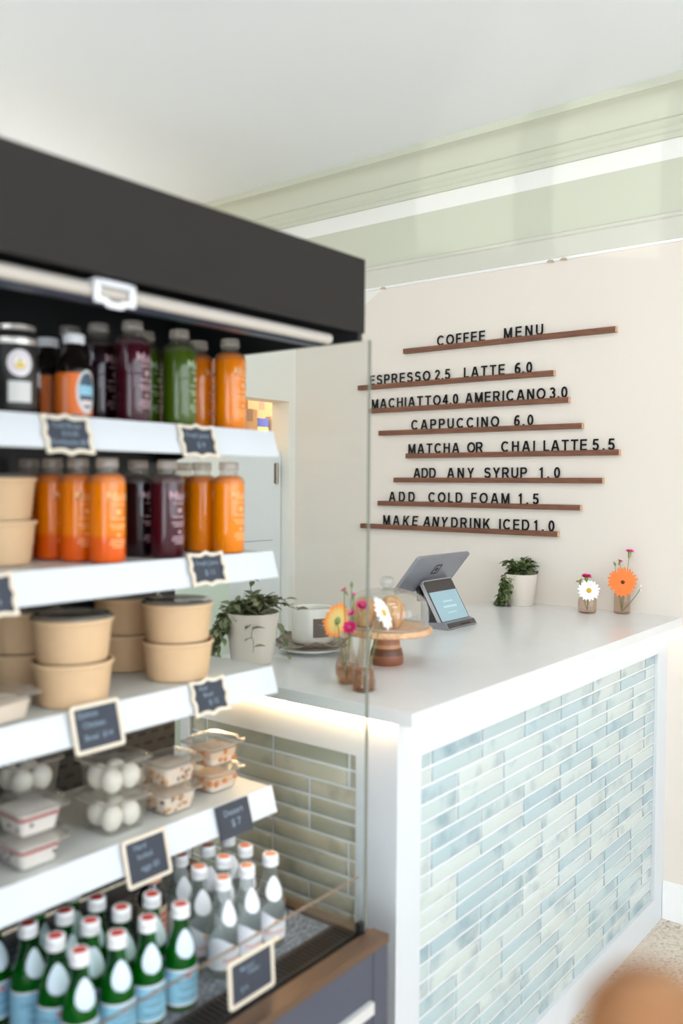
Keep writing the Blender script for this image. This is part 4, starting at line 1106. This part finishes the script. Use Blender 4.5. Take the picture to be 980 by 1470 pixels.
def potted(loc, r0, r1, h, label, lm, seed, sprigs, leafL):
    t = empty('potted_plant', loc, 0, label, 'plant')
    MB().lathe([(r0 * .94, 0), (r0, .003), (r1, h), (r1 - .004, h), (r1 - .006, h - .012), (.001, h - .014)], 44, cap1=False).build('pot', POTM, t)
    MB().lathe([(r1 - .007, h - .016), (r1 * .5, h - .010), (.001, h - .008)], 32, cap1=False).build('soil', SOIL, t)
    rnd = random.Random(seed); mb = MB(); sb_ = MB()
    for (a, out, rise, drop, n) in sprigs:
        # each sprig climbs out of the pot and then arches over
        pts = []
        dirv = Vector((math.cos(a), math.sin(a), 0))
        for k in range(9):
            f = k / 8
            pts.append(Vector((0, 0, h - .012)) + dirv * (out * f * (.35 + .65 * min(1, f * 1.6)) + .012) + Vector((0, 0, rise * math.sin(min(1, f * 1.5) * PI / 2) - drop * max(0, f - .35) ** 1.3 * 1.75)) + Vector((rnd.uniform(-.004, .004), rnd.uniform(-.004, .004), 0)))
        sb_.tube(pts, .0013, 5, .0007)
        for q in range(n):
            f = .18 + .82 * (q + .5) / n; kk = min(7, int(f * 8)); p = pts[kk].lerp(pts[kk + 1], f * 8 - kk)
            tan = (pts[kk + 1] - pts[kk]).normalized()
            side = Vector((-tan.y, tan.x, 0)); side = side.normalized() if side.length > .01 else Vector((1, 0, 0))
            d = tan * rnd.uniform(.1, .9) + side * (1 if q % 2 else -1) * rnd.uniform(.5, 1) + Vector((0, 0, rnd.uniform(-.35, .45)))
            add_leaf(mb, p, d, (rnd.uniform(-.4, .4), rnd.uniform(-.4, .4), 1), leafL * rnd.uniform(.7, 1.15), leafL * .52 * rnd.uniform(.8, 1.1))
    for v_ in mb.bm.verts: v_.co.z = max(v_.co.z, .003)
    for v_ in sb_.bm.verts: v_.co.z = max(v_.co.z, .002)
    fo = mb.build('foliage', lm, t); sb_.build('stems', STEM, fo)
    return t
rn = random.Random(5)
A_L = 2.47      # direction (seen from the camera) to the left
spr = [(rn.uniform(0, 6.28), rn.uniform(.02, .06), rn.uniform(.025, .062), .0, 8) for k in range(26)]
spr += [(A_L + rn.uniform(-.5, .5), rn.uniform(.065, .085), rn.uniform(.015, .04), rn.uniform(.12, .185), 18) for k in range(18)]
spr += [(A_L - .9, .075, .02, .10, 10), (A_L + .6, .09, .03, .12, 9)]
potted((3.008, 1.520, 1.0525), .048, .061, .117, 'cream potted plant trailing leaves at the back of the worktop against the wall', LM1, 11, spr, .029)
rn = random.Random(9)
spr = [(rn.uniform(0, 6.28), rn.uniform(.03, .075), rn.uniform(.02, .05), .0, 7) for k in range(30)]
spr += [(A_L + rn.uniform(-.5, .4), rn.uniform(.085, .11), rn.uniform(.02, .04), rn.uniform(.08, .16), 13) for k in range(17)]
spr += [(A_L + 3.3, .11, .04, .03, 9), (A_L + 3.0, .085, .02, .13, 9), (A_L + 1.45, .085, .012, .085, 6), (.9, .05, .085, .0, 5), (A_L + 2.4, .09, .05, .0, 8)]
potted((1.598, 1.545, 1.0525), .052, .0685, .126, 'larger cream potted plant on the worktop end behind the cooler glass', LM2, 4, spr, .033)

# ------------------------------------------------------------------ flowers
AMB = clear('amber_glass', (244, 234, 224), 1.5, .03, (200, 156, 122), .05, .04)
AMBD = clear('amber_glass_base', (228, 206, 186), 1.5, .05, (176, 124, 90), .07, .05)
PETO = mat('petal_orange', (244, 122, 40), .55, noise=.08, nscale=90); PETW = mat('petal_white', (244, 242, 238), .55); PETP = mat('petal_pink', (240, 110, 168), .55, noise=.15, nscale=90); PETM = mat('petal_magenta', (226, 36, 130), .55, noise=.12, nscale=90); PETL = mat('petal_blush', (244, 160, 196), .55)
PETY = mat('petal_yellow_back', (236, 196, 110), .55); DCEN = mat('daisy_centre', (206, 168, 30), .8, noise=.2, nscale=200); GCEN = mat('gerbera_centre', (96, 48, 20), .8); GRING = mat('gerbera_ring', (248, 160, 70), .7); GST = mat('flower_stem', (110, 132, 70), .6); BUD = mat('flower_bud', (134, 150, 90), .6)
m, nt, p = newmat('petal_orange_yellow'); PETOY = m
tc = nt.nodes.new('ShaderNodeTexCoord'); ln = nt.nodes.new('ShaderNodeVectorMath'); ln.operation = 'LENGTH'; nt.links.new(tc.outputs['Object'], ln.inputs[0])
r = nt.nodes.new('ShaderNodeValToRGB'); r.color_ramp.elements[0].position = .018; r.color_ramp.elements[1].position = .040
mr = nt.nodes.new('ShaderNodeMapRange'); mr.inputs['From Max'].default_value = .045; nt.links.new(ln.outputs['Value'], mr.inputs['Value'])
r.color_ramp.elements[0].position = .45; r.color_ramp.elements[1].position = .85
r.color_ramp.elements[0].color = (*lin((232, 200, 120)), 1); r.color_ramp.elements[1].color = (*lin((244, 132, 44)), 1)
nt.links.new(mr.outputs[0], r.inputs[0]); nt.links.new(r.outputs[0], p.inputs['Base Color']); p.inputs['Roughness'].default_value = .55
def perp(n):
    a = n.orthogonal().normalized(); return a, n.cross(a)
def petals(mb, n, count, r0, L, w, lift, layers=1, seed=0, droop=0):
    n = Vector(n).normalized(); a, b = perp(n); rnd = random.Random(seed)
    for l in range(layers):
        for k in range(count):
            an = 2 * PI * (k + .5 * l) / count + rnd.uniform(-.08, .08)
            d = a * math.cos(an) + b * math.sin(an); s_ = n.cross(d); LL = L * (1 - .18 * l) * rnd.uniform(.9, 1.06)
            rows = []
            for f, wf in ((0, .4), (.3, .85), (.6, 1), (.84, .72), (1, .12)):
                h_ = lift * LL * f - droop * LL * f * f + .0016 * l
                c = d * (r0 + LL * f) + n * h_
                rows.append([mb.bm.verts.new(c + s_ * (w * wf / 2)), mb.bm.verts.new(c - n * (w * .10 * wf)), mb.bm.verts.new(c - s_ * (w * wf / 2))])
            for i in range(4):
                for q in range(2): mb.bm.faces.new((rows[i][q], rows[i][q + 1], rows[i + 1][q + 1], rows[i + 1][q]))
def stem_to(root, p_from, name='stem', r=.0013, m=None):
    a = Vector((0, 0, 0)); b = Vector(p_from) - Vector(root.location)
    pts = [a + (b - a) * f + Vector((0, 0, -.006 * math.sin(f * PI))) for f in [k / 8 for k in range(9)]]
    MB().tube(pts, r, 6).build(name, m or GST, root)
def daisy(p, n, R, foot, label, pm, kind, layers=1, count=16, cen=DCEN, cr=.2, w=None, lift=.12, droop=.15, cat='flower', group=None):
    t = empty(kind, p, 0, label, cat, group); n = Vector(n).normalized()
    mb = MB(); petals(mb, n, count, R * cr * .7, R * (1 - cr * .7), w or R * .27, lift, layers, int(p[0] * 999), droop); mb.build('petals', pm, t)
    rot = n.to_track_quat('Z', 'Y').to_matrix().to_4x4()
    MB().lathe([(R * cr, 0), (R * cr * .9, R * .10), (R * cr * .5, R * .15), (.0004, R * .14)], 18, mtx=rot).build('flower_centre', cen, t)
    MB().lathe([(.0015, -R * .22), (R * .16, -R * .10), (R * .22, -.001)], 12, mtx=rot).build('calyx', BUD, t)
    stem_to(t, foot)
    return t
def carnation(p, n, R, foot, label, pm, group=None):
    t = empty('carnation', p, 0, label, 'flower', group); n = Vector(n).normalized(); mb = MB()
    for l, (rr, lf) in enumerate(((1, .35), (.85, .7), (.62, 1.1), (.4, 1.5))): petals(mb, n, 9 - l, R * .1, R * rr, R * .62, lf, 1, l + int(p[1] * 999), .25)
    mb.build('petals', pm, t)
    rot = n.to_track_quat('Z', 'Y').to_matrix().to_4x4()
    MB().lathe([(.0014, -R * 1.5), (R * .30, -R * .95), (R * .36, -R * .3), (R * .3, R * .1)], 14, mtx=rot).build('calyx', BUD, t)
    stem_to(t, foot, r=.001)
    return t
def bud(p, n, R, foot, label):
    t = empty('flower_bud', p, 0, label, 'flower'); n = Vector(n).normalized()
    rot = n.to_track_quat('Z', 'Y').to_matrix().to_4x4()
    MB().lathe([(.0012, -R * 1.2), (R * .7, -R * .4), (R * .7, R * .4), (R * .25, R * 1.3), (.0003, R * 1.45)], 14, mtx=rot).build('bud_scales', BUD, t)
    stem_to(t, foot, r=.0009); return t
def bud_vase(loc, label, prof, lobes=0):
    t = empty('bud_vase', loc, 0, label, 'vase', None)
    fn = (lambda a, r, z: r * (1 + .018 * math.cos(a * lobes))) if lobes else None
    MB().lathe(prof, 48, cap1=False, fn=fn).build('vase_body', AMB, t)
    zt = prof[-1][1]
    lo = [(max(.001, r - .002), z + .0015) for r, z in prof if z < zt * .42]
    MB().lathe(lo, 48, cap1=True, fn=fn).build('tinted_base', AMBD, t)
    return t
ZT = 1.0525
# pair of bud vases on the worktop end
VF, VB_ = (1.528, 1.142, ZT), (1.560, 1.214, ZT)
prof = [(.022, 0), (.0265, .004), (.0262, .022), (.0225, .045), (.0155, .072), (.0120, .092), (.0112, .112), (.0128, .128), (.0152, .134)]
bud_vase(VF, 'front bud vase of pale amber glass with white daisies near the worktop corner', prof, 12)
bud_vase(VB_, 'rounder bud vase of amber glass standing behind the front vase', [(.016, 0), (.020, .004), (.0265, .024), (.0262, .040), (.0205, .062), (.0140, .082), (.0122, .098), (.0135, .110), (.015, .114)], 12)
fF = (VF[0], VF[1], ZT + .01); fB = (VB_[0], VB_[1], ZT + .01)
CAMD = Vector((-.78, -.62, .1))
daisy((1.527, 1.092, 1.226), (.25, -.85, .45), .040, fF, 'large white daisy leaning out over the front bud vase', PETW, 'daisy', 2, 17, lift=.15)
daisy((1.522, 1.117, 1.192), (.35, -.6, -.2), .021, fF, 'small white daisy hanging at the rim of the front bud vase', PETW, 'daisy', 2, 13)
daisy((1.572, 1.252, 1.188), (.10, .90, .10), .043, fB, 'orange gerbera seen from behind, leaning away over the rear bud vase', PETOY, 'gerbera', 2, 22, cen=GCEN, lift=.22)
carnation((1.545, 1.211, 1.264), (-.3, .5, .8), .0095, fB, 'pale pink carnation, highest of the pink ones over the rear bud vase', PETP)
carnation((1.545, 1.184, 1.257), (.1, -.2, 1), .0085, fB, 'pale pink carnation beside the small green bud', PETL)
bud((1.545, 1.190, 1.277), (.1, .1, 1), .0055, fB, 'small closed green bud above the pink carnations')
carnation((1.522, 1.143, 1.238), (-.4, -.5, .8), .0125, fF, 'pink carnation close to the large white daisy', PETM)
carnation((1.545, 1.189, 1.214), (-.5, .1, .8), .0105, fB, 'pink carnation halfway down the flower bunch', PETP)
carnation((1.538, 1.190, 1.184), (-.6, -.4, .5), .0145, fB, 'deep magenta carnation lowest in the flower bunch', PETM)
# two vases against the wall
VS, VO = (2.985, 1.249, ZT), (3.046, 1.147, ZT)
bud_vase(VS, 'squat ribbed amber glass vase holding one white daisy by the wall', [(.028, 0), (.0315, .003), (.0318, .042), (.0300, .050), (.024, .054)], 18)
bud_vase(VO, 'taller ribbed amber glass vase holding an orange gerbera by the wall', [(.024, 0), (.0278, .003), (.0272, .068), (.0262, .074)], 18)
fS = (VS[0], VS[1], ZT + .008); fO = (VO[0], VO[1], ZT + .008)
daisy((2.957, 1.232, 1.134), (-.80, -.52, .22), .039, fS, 'white daisy with yellow centre in the squat amber vase', PETW, 'daisy', 2, 18, lift=.1, cr=.24)
carnation((2.985, 1.253, 1.178), (-.1, -.1, 1), .0185, fS, 'flat pink carnation above the white daisy in the squat vase', PETM)
carnation((3.000, 1.285, 1.160), (-.3, .3, .8), .0140, fS, 'pale yellow carnation tucked behind the white daisy', mat('petal_cream', (236, 226, 190), .6))
daisy((3.012, 1.133, 1.166), (-.82, -.50, .12), .052, fO, 'large orange gerbera with dark centre in the taller amber vase', PETO, 'gerbera', 2, 21, cen=GCEN, cr=.13, lift=.1)
carnation((3.050, 1.124, 1.270), (0, -.1, 1), .0165, fO, 'pink carnation rising highest above the orange gerbera', PETP)
carnation((3.050, 1.158, 1.235), (.1, -.3, .9), .0105, fO, 'small half-open pink carnation above the orange gerbera', PETP)
bud((3.050, 1.177, 1.224), (-.2, .4, 1), .0062, fO, 'closed green bud above the orange gerbera')
daisy((3.052, 1.083, 1.146), (.1, -.9, .1), .015, fO, 'small white flower peeping out behind the orange gerbera', PETW, 'daisy', 1, 12)

# ------------------------------------------------------------------ cake stand, dome, pastries
ACA = wood('acacia_light', (196, 146, 104), (226, 184, 142), (4, 22, 22), .45)
def stripes(name, stops):
    return zbands(name, 2, stops, .4)
CX, CY = 1.800, 1.275
st = empty('cake_stand', (CX, CY, ZT), 0, 'wooden cake stand with striped pedestal on the worktop', 'cake stand')
MB().lathe([(.110, .078), (.1135, .081), (.1135, .090), (.111, .093), (.0005, .093)], 56).build('plate', ACA, st)
PED = zbands('pedestal_stripes', 2, [(0, (140, 86, 58)), (.024, (104, 62, 42)), (.041, (196, 146, 104)), (.050, (164, 108, 76)), (.068, (138, 88, 62))], .4)
MB().lathe([(.0405, 0), (.0425, .003), (.0420, .022), (.0385, .036), (.0345, .046), (.0325, .060), (.0325, .0785)], 44).build('pedestal', PED, st)
dm = empty('glass_dome', (CX, CY, ZT + .0932), 0, 'clear glass dome with round knob covering the pastries', 'dome')
DG = clear('dome_glass', (246, 248, 247), 2.2, .02, (236, 236, 232), .08, .05)
pr = [(.1035, 0), (.1045, .002), (.1035, .045), (.0990, .062), (.0860, .078), (.0600, .089), (.0250, .0945), (.0100, .0955)]
MB().lathe(pr, 56, cap0=False, cap1=False).build('dome_shell', DG, dm)
MB().lathe([(.1020, .0), (.1046, .0), (.1050, .004), (.1036, .006)], 56, cap0=False, cap1=False).build('rim', clear('dome_rim', (236, 240, 238), 1.3, .05, (226, 228, 224), .3, .08), dm)
MB().lathe([(.010, .0945), (.0125, .100), (.0175, .105), (.0190, .113), (.0160, .121), (.0090, .1245), (.0005, .125)], 32).build('knob', clear('knob_glass', (244, 246, 245), 1.6, .03, (232, 235, 233), .14, .06), dm)
PAS = wood('pastry_crust', (168, 98, 44), (238, 190, 128), (14, 14, 5), .5)
def pastry(loc, rz, sx, h, label):
    t = empty('pastry', loc, rz, label, 'pastry')
    prof = [(.018, 0), (.0245, .003), (.029, .014), (.0315, .028), (.031, .040), (.027, .050), (.019, .0575), (.009, .0605), (.0005, .061)]
    mb = MB().lathe([(r * sx, z / .061 * h) for r, z in prof], 60, cap1=False, fn=lambda a, r, z: r * (1 + .07 * abs(math.sin(a * 4.5 + z * 12)) + .05 * math.sin(a * 2 + 1)))
    mb.build('crust', PAS, t)
    return t
zP = ZT + .0932
pastry((CX - .012, CY - .022, zP), .3, .95, .080, 'golden ridged pastry standing in front under the glass dome')
pastry((CX - .036, CY + .044, zP), 1.1, .95, .074, 'golden pastry under the glass dome, half hidden by the white daisy')
pastry((CX + .055, CY + .018, zP), 2.0, .90, .060, 'smaller golden pastry at the back of the glass dome')

# ------------------------------------------------------------------ mug on a platter on a plate
pt = empty('serving_plate', (1.800, 1.520, ZT), 0, 'white serving plate under the slate-grey platter', 'plate')
MB().lathe([(.055, 0), (.058, .001), (.095, .013), (.098, .0145), (.0965, .016), (.056, .0045), (.0005, .004)], 56, cap1=False).build('plate_body', mat('china_white', (236, 234, 228), .25), pt)
MB().lathe([(.0965, .0152), (.0985, .0158), (.0975, .0172), (.0955, .0164)], 56, cap0=False, cap1=False).build('rim', mat('china_rim', (222, 216, 206), .3), pt)
pf = empty('wavy_platter', (1.800, 1.520, ZT + .0172), 0, 'grey-brown wavy platter carrying the white mug', 'platter')
mb = MB(); rings = []
for r_, z_, am in ((.0005, .004, 0), (.040, .004, 0), (.070, .006, .001), (.088, .012, .005), (.098, .017, .008)):
    rings.append([mb.bm.verts.new((r_ * math.cos(2 * PI * k / 64), r_ * math.sin(2 * PI * k / 64), z_ + am * math.sin(5 * 2 * PI * k / 64 + .6))) for k in range(64)])
for r_, z_, am in ((.0985, .014, .008), (.088, .008, .005), (.070, .001, .001), (.040, .0, 0), (.0005, 0, 0)):
    rings.append([mb.bm.verts.new((r_ * math.cos(2 * PI * k / 64), r_ * math.sin(2 * PI * k / 64), z_ + am * math.sin(5 * 2 * PI * k / 64 + .6))) for k in range(64)])
for i in range(len(rings) - 1):
    for k in range(64): mb.bm.faces.new((rings[i][k], rings[i][(k + 1) % 64], rings[i + 1][(k + 1) % 64], rings[i + 1][k]))
mb.build('platter_body', wood('grey_driftwood', (104, 88, 76), (164, 150, 138), (5, 20, 20), .5), pf)
mg = empty('mug', (1.812, 1.528, ZT + .0230), 0, 'white mug with a dark square label standing on the wavy platter', 'mug')
MB().lathe([(.050, 0), (.0545, .004), (.0560, .012), (.0565, .091), (.0555, .094), (.0535, .093), (.0525, .088), (.052, .008), (.0005, .006)], 52, cap1=False).build('mug_body', mat('mug_glaze', (232, 229, 222), .25, coat=.4), mg)
mb = MB(); wrap_bar(mb, .0569, -PI / 2 - .35, .056,   .020, .070, 16); lb = mb.build('label', mat('mug_label', (112, 100, 92), .6), mg, smooth=False)
mb = MB(); wrap_bar(mb, .0572, -PI / 2 - .35, .030, .052, .0545); wrap_bar(mb, .0572, -PI / 2 - .30, .022, .044, .0460); mb.build('label_lettering', CHALK, lb, smooth=False)
MB().tube([(.05 * math.cos(1.1), .05 * math.sin(1.1), .085), (.080 * math.cos(1.1), .080 * math.sin(1.1), .082), (.088 * math.cos(1.1), .088 * math.sin(1.1), .055), (.078 * math.cos(1.1), .078 * math.sin(1.1), .028), (.05 * math.cos(1.1), .05 * math.sin(1.1), .024)], .006, 10).build('handle', MATS['mug_glaze'], mg)

# ------------------------------------------------------------------ point of sale register
ps = empty('sales_register', (2.40, 1.47, ZT), 0, 'grey two-screen sales register standing on the worktop', 'register')
ALU = mat('register_grey', (150, 150, 156), .35, .5); ALE = mat('register_edge', (196, 196, 200), .3, .6); GLS = mat('register_glass', (52, 46, 44), .18)
SCR = mat('screen_teal', (140, 166, 174), .4, emit=(140, 172, 182), estr=.25)
SCT = mat('screen_text', (168, 194, 198), .5, emit=(168, 194, 198), estr=.3)
def slab(p0, p1, xa, xb, th, rc):
    """a thin rounded slab spanning xa..xb in X, from edge point p0 to p1 in the YZ plane; returns (mesh builder, frame)"""
    p0, p1 = Vector((0, *p0)), Vector((0, *p1)); v = (p1 - p0); H = v.length; v.normalize(); u = Vector((1, 0, 0)); n = u.cross(v)
    c = Vector(((xa + xb) / 2, 0, 0)) + (p0 + p1) / 2
    return c, u, v, n, (xb - xa) / 2, H / 2
def rel(mb): mb.xf(Matrix.Translation(-Vector(ps.location))); return mb
# customer screen: leaning back from the front foot
c, u, v, n, hw, hh = slab((1.438, 1.066), (1.515, 1.197), 2.325, 2.499, .012, .01)
rel(MB().prism(rrect(hw, hh, .010), c, u, v, -n * .012)).build('customer_display', ALE, ps, angle=30)
g = rel(MB().prism(rrect(hw - .003, hh - .003, .009), c + n * .0001, u, v, n * .0012)).build('display_glass', GLS, ps, angle=30)
s1 = rel(MB().prism(rrect(hw - .007, .050, .001), c + n * .0014 - v * .016, u, v, n * .0004)).build('screen', SCR, g, smooth=False)
mb = MB()
for wd, hg, dv in ((.050, .006, .010), (.072, .0075, -.008), (.050, .004, -.028)):
    k = 0; x_ = -wd / 2; rr_ = random.Random(int(wd * 1000 + hg * 9999))
    while x_ < wd / 2:
        l_ = rr_.uniform(.004, .008); mb.prism([(x_, -hg / 2 * rr_.uniform(.6, 1)), (x_ + l_, -hg / 2), (x_ + l_, hg / 2 * rr_.uniform(.5, 1)), (x_, hg / 2)], c + n * .0019 + v * (dv - .012), u, v, n * .0002); x_ += l_ + .0015
rel(mb).build('screen_text', SCT, s1, smooth=False, norm=False)
# foot with card slot
ft = rel(MB().prism([(1.420, 1.0526), (1.415, 1.056), (1.424, 1.070), (1.440, 1.074), (1.535, 1.066), (1.545, 1.0526)], (2.325, 0, 0), (0, 1, 0), (0, 0, 1), (.174, 0, 0)).bevel(.002)).build('foot', ALU, ps, angle=30)
c2, u2, v2, n2, a2, b2 = slab((1.4155, 1.0565), (1.4245, 1.0705), 2.36, 2.49, .01, .01)
f2 = rel(MB().prism(rrect(.082, .008, .003), Vector((2.412, 1.4205, 1.0648)) - n2 * .001, u2, v2, n2 * .002)).build('foot_glass', GLS, ft, smooth=False)
rel(MB().prism(rrect(.03, .0016, .0012), Vector((2.43, 1.4195, 1.0630)) + n2 * .001, u2, v2, n2 * .0008)).build('card_slot', mat('slot_black', (14, 14, 14), .5), f2, smooth=False)
# merchant screen: its back is turned to the shoppers, top edge tipped towards them
c, u, v, n, hw, hh = slab((1.556, 1.160), (1.462, 1.277), 2.232, 2.535, .012, .01)
n = -n if n.y > 0 else n       # back faces -Y
rel(MB().prism(rrect(hw, hh, .010), c, u, v, -n * .010)).build('merchant_display', ALU, ps, angle=30)
rel(MB().prism(rrect(hw - .002, hh - .002, .009), c - n * .0102, u, v, -n * .0012)).build('display_glass', GLS, ps, angle=30)
# rounded square emblem on the back
mb = MB(); L = []
cc = c + v * .018 + n * .0004
for pts in (rrect(.0200, .0200, .0055), rrect(.0145, .0145, .003)): L.append([mb.bm.verts.new(cc + u * p[0] + v * p[1] + n * .0003) for p in pts])
m_ = len(L[0])
for k in range(m_): mb.bm.faces.new((L[0][k], L[0][(k + 1) % m_], L[1][(k + 1) % m_], L[1][k]))
mb.face([cc + u * p[0] + v * p[1] + n * .0003 for p in rrect(.0070, .0070, .002)])
rel(mb).build('emblem', mat('emblem_dark', (44, 40, 42), .5), ps, smooth=False)
rel(MB().prism([(1.535, 1.130), (1.548, 1.130), (1.552, 1.172), (1.540, 1.176)], (2.35, 0, 0), (0, 1, 0), (0, 0, 1), (.12, 0, 0))).build('hinge_arm', GLS, ps, smooth=False)
rel(MB().prism([(1.515, 1.066), (1.545, 1.066), (1.548, 1.150), (1.532, 1.150)], (2.37, 0, 0), (0, 1, 0), (0, 0, 1), (.09, 0, 0))).build('neck', ALU, ps, smooth=False)

# ------------------------------------------------------------------ store room seen over the half door
sf = empty('storage_shelf', (3.1, 3.06, 1.70), 0, 'pale storage shelf seen over the half door', 'shelf')
wpart(MB().box(2.75, 3.55, 2.90, 3.30, 1.700, 1.722), 'board', mat('shelf_pale', (206, 186, 158), .6), sf, False)
wpart(MB().box(2.80, 2.82, 3.24, 3.28, 1.4, 1.700), 'bracket', mat('shelf_pale', (0, 0, 0)), sf, False)
wpart(MB().prism([(3.28, 1.40), (3.62, 1.40), (3.62, 1.700), (3.28, 1.700)], (3.50, 0, 0), (0, 1, 0), (0, 0, 1), (.02, 0, 0)), 'bracket', mat('shelf_pale', (0, 0, 0)), sf, False)
CARD = mat('cardboard', (196, 146, 92), .75, noise=.08, nscale=30)
def carton(loc, w, d, h, m, label, tape=True, rz=0):
    t = empty('carton', loc, rz, label, 'carton')
    MB().box(-w / 2, w / 2, -d / 2, d / 2, 0, h).bevel(.003).build('carton_body', m, t, smooth=False)
    if tape: MB().box(-.02, .02, -d / 2 - .0006, -d / 2, h * .55, h).build('tape', mat('carton_tape', (150, 106, 62), .4), t, smooth=False)
    else:
        MB().box(-w / 2 - .0004, w / 2 + .0004, -d / 2 - .0006, -d / 2, h * .0, h * .55).build('yellow_panel', mat('carton_yellow', (240, 206, 86), .5), t, smooth=False)
    return t
carton((3.02, 3.02, 1.722), .10, .16, .13, CARD, 'brown cardboard carton at the near end of the store room shelf')
carton((3.28, 3.20, 1.812), .20, .18, .11, CARD, 'brown cardboard carton lying on the tan carton on the store room shelf')
carton((3.28, 3.20, 1.722), .20, .18, .09, mat('cardboard_tan', (180, 132, 84), .75), 'tan carton under the brown one on the store room shelf')
carton((3.125, 2.985, 1.722), .075, .06, .092, mat('carton_blue', (70, 78, 160), .5), 'small blue and yellow carton on the store room shelf', tape=False)
t = empty('canister', (3.215, 2.975, 1.722), 0, 'beige paper canister beside the blue and yellow carton', 'canister')
MB().lathe([(.034, 0), (.035, .002), (.035, .098), (.034, .100)], 28).build('canister_body', mat('paper_beige', (214, 194, 168), .7), t)
MB().lathe([(.036, .090), (.036, .104), (.034, .106), (.0005, .106)], 28, cap0=False, cap1=False).build('lid', mat('paper_beige_lid', (226, 208, 184), .7), t)

# ------------------------------------------------------------------ blurred wooden post near the lens
WP = wood('post_oak', (104, 62, 28), (152, 104, 60), (14, 14, 3), .45)
po = empty('wooden_post', (.352, .118, 0), 0, 'blurred tan wooden post with a rounded top standing close to the lens', 'post')
MB().lathe([(.030, .03), (.026, .06), (.020, .30), (.020, 1.20), (.0235, 1.225), (.0280, 1.252), (.0285, 1.274), (.0250, 1.291), (.0165, 1.301), (.0005, 1.304)], 40, cap1=False).build('pole', WP, po)
MB().lathe([(.09, 0), (.095, .006), (.09, .018), (.05, .026), (.030, .031)], 40).build('foot', WP, po)
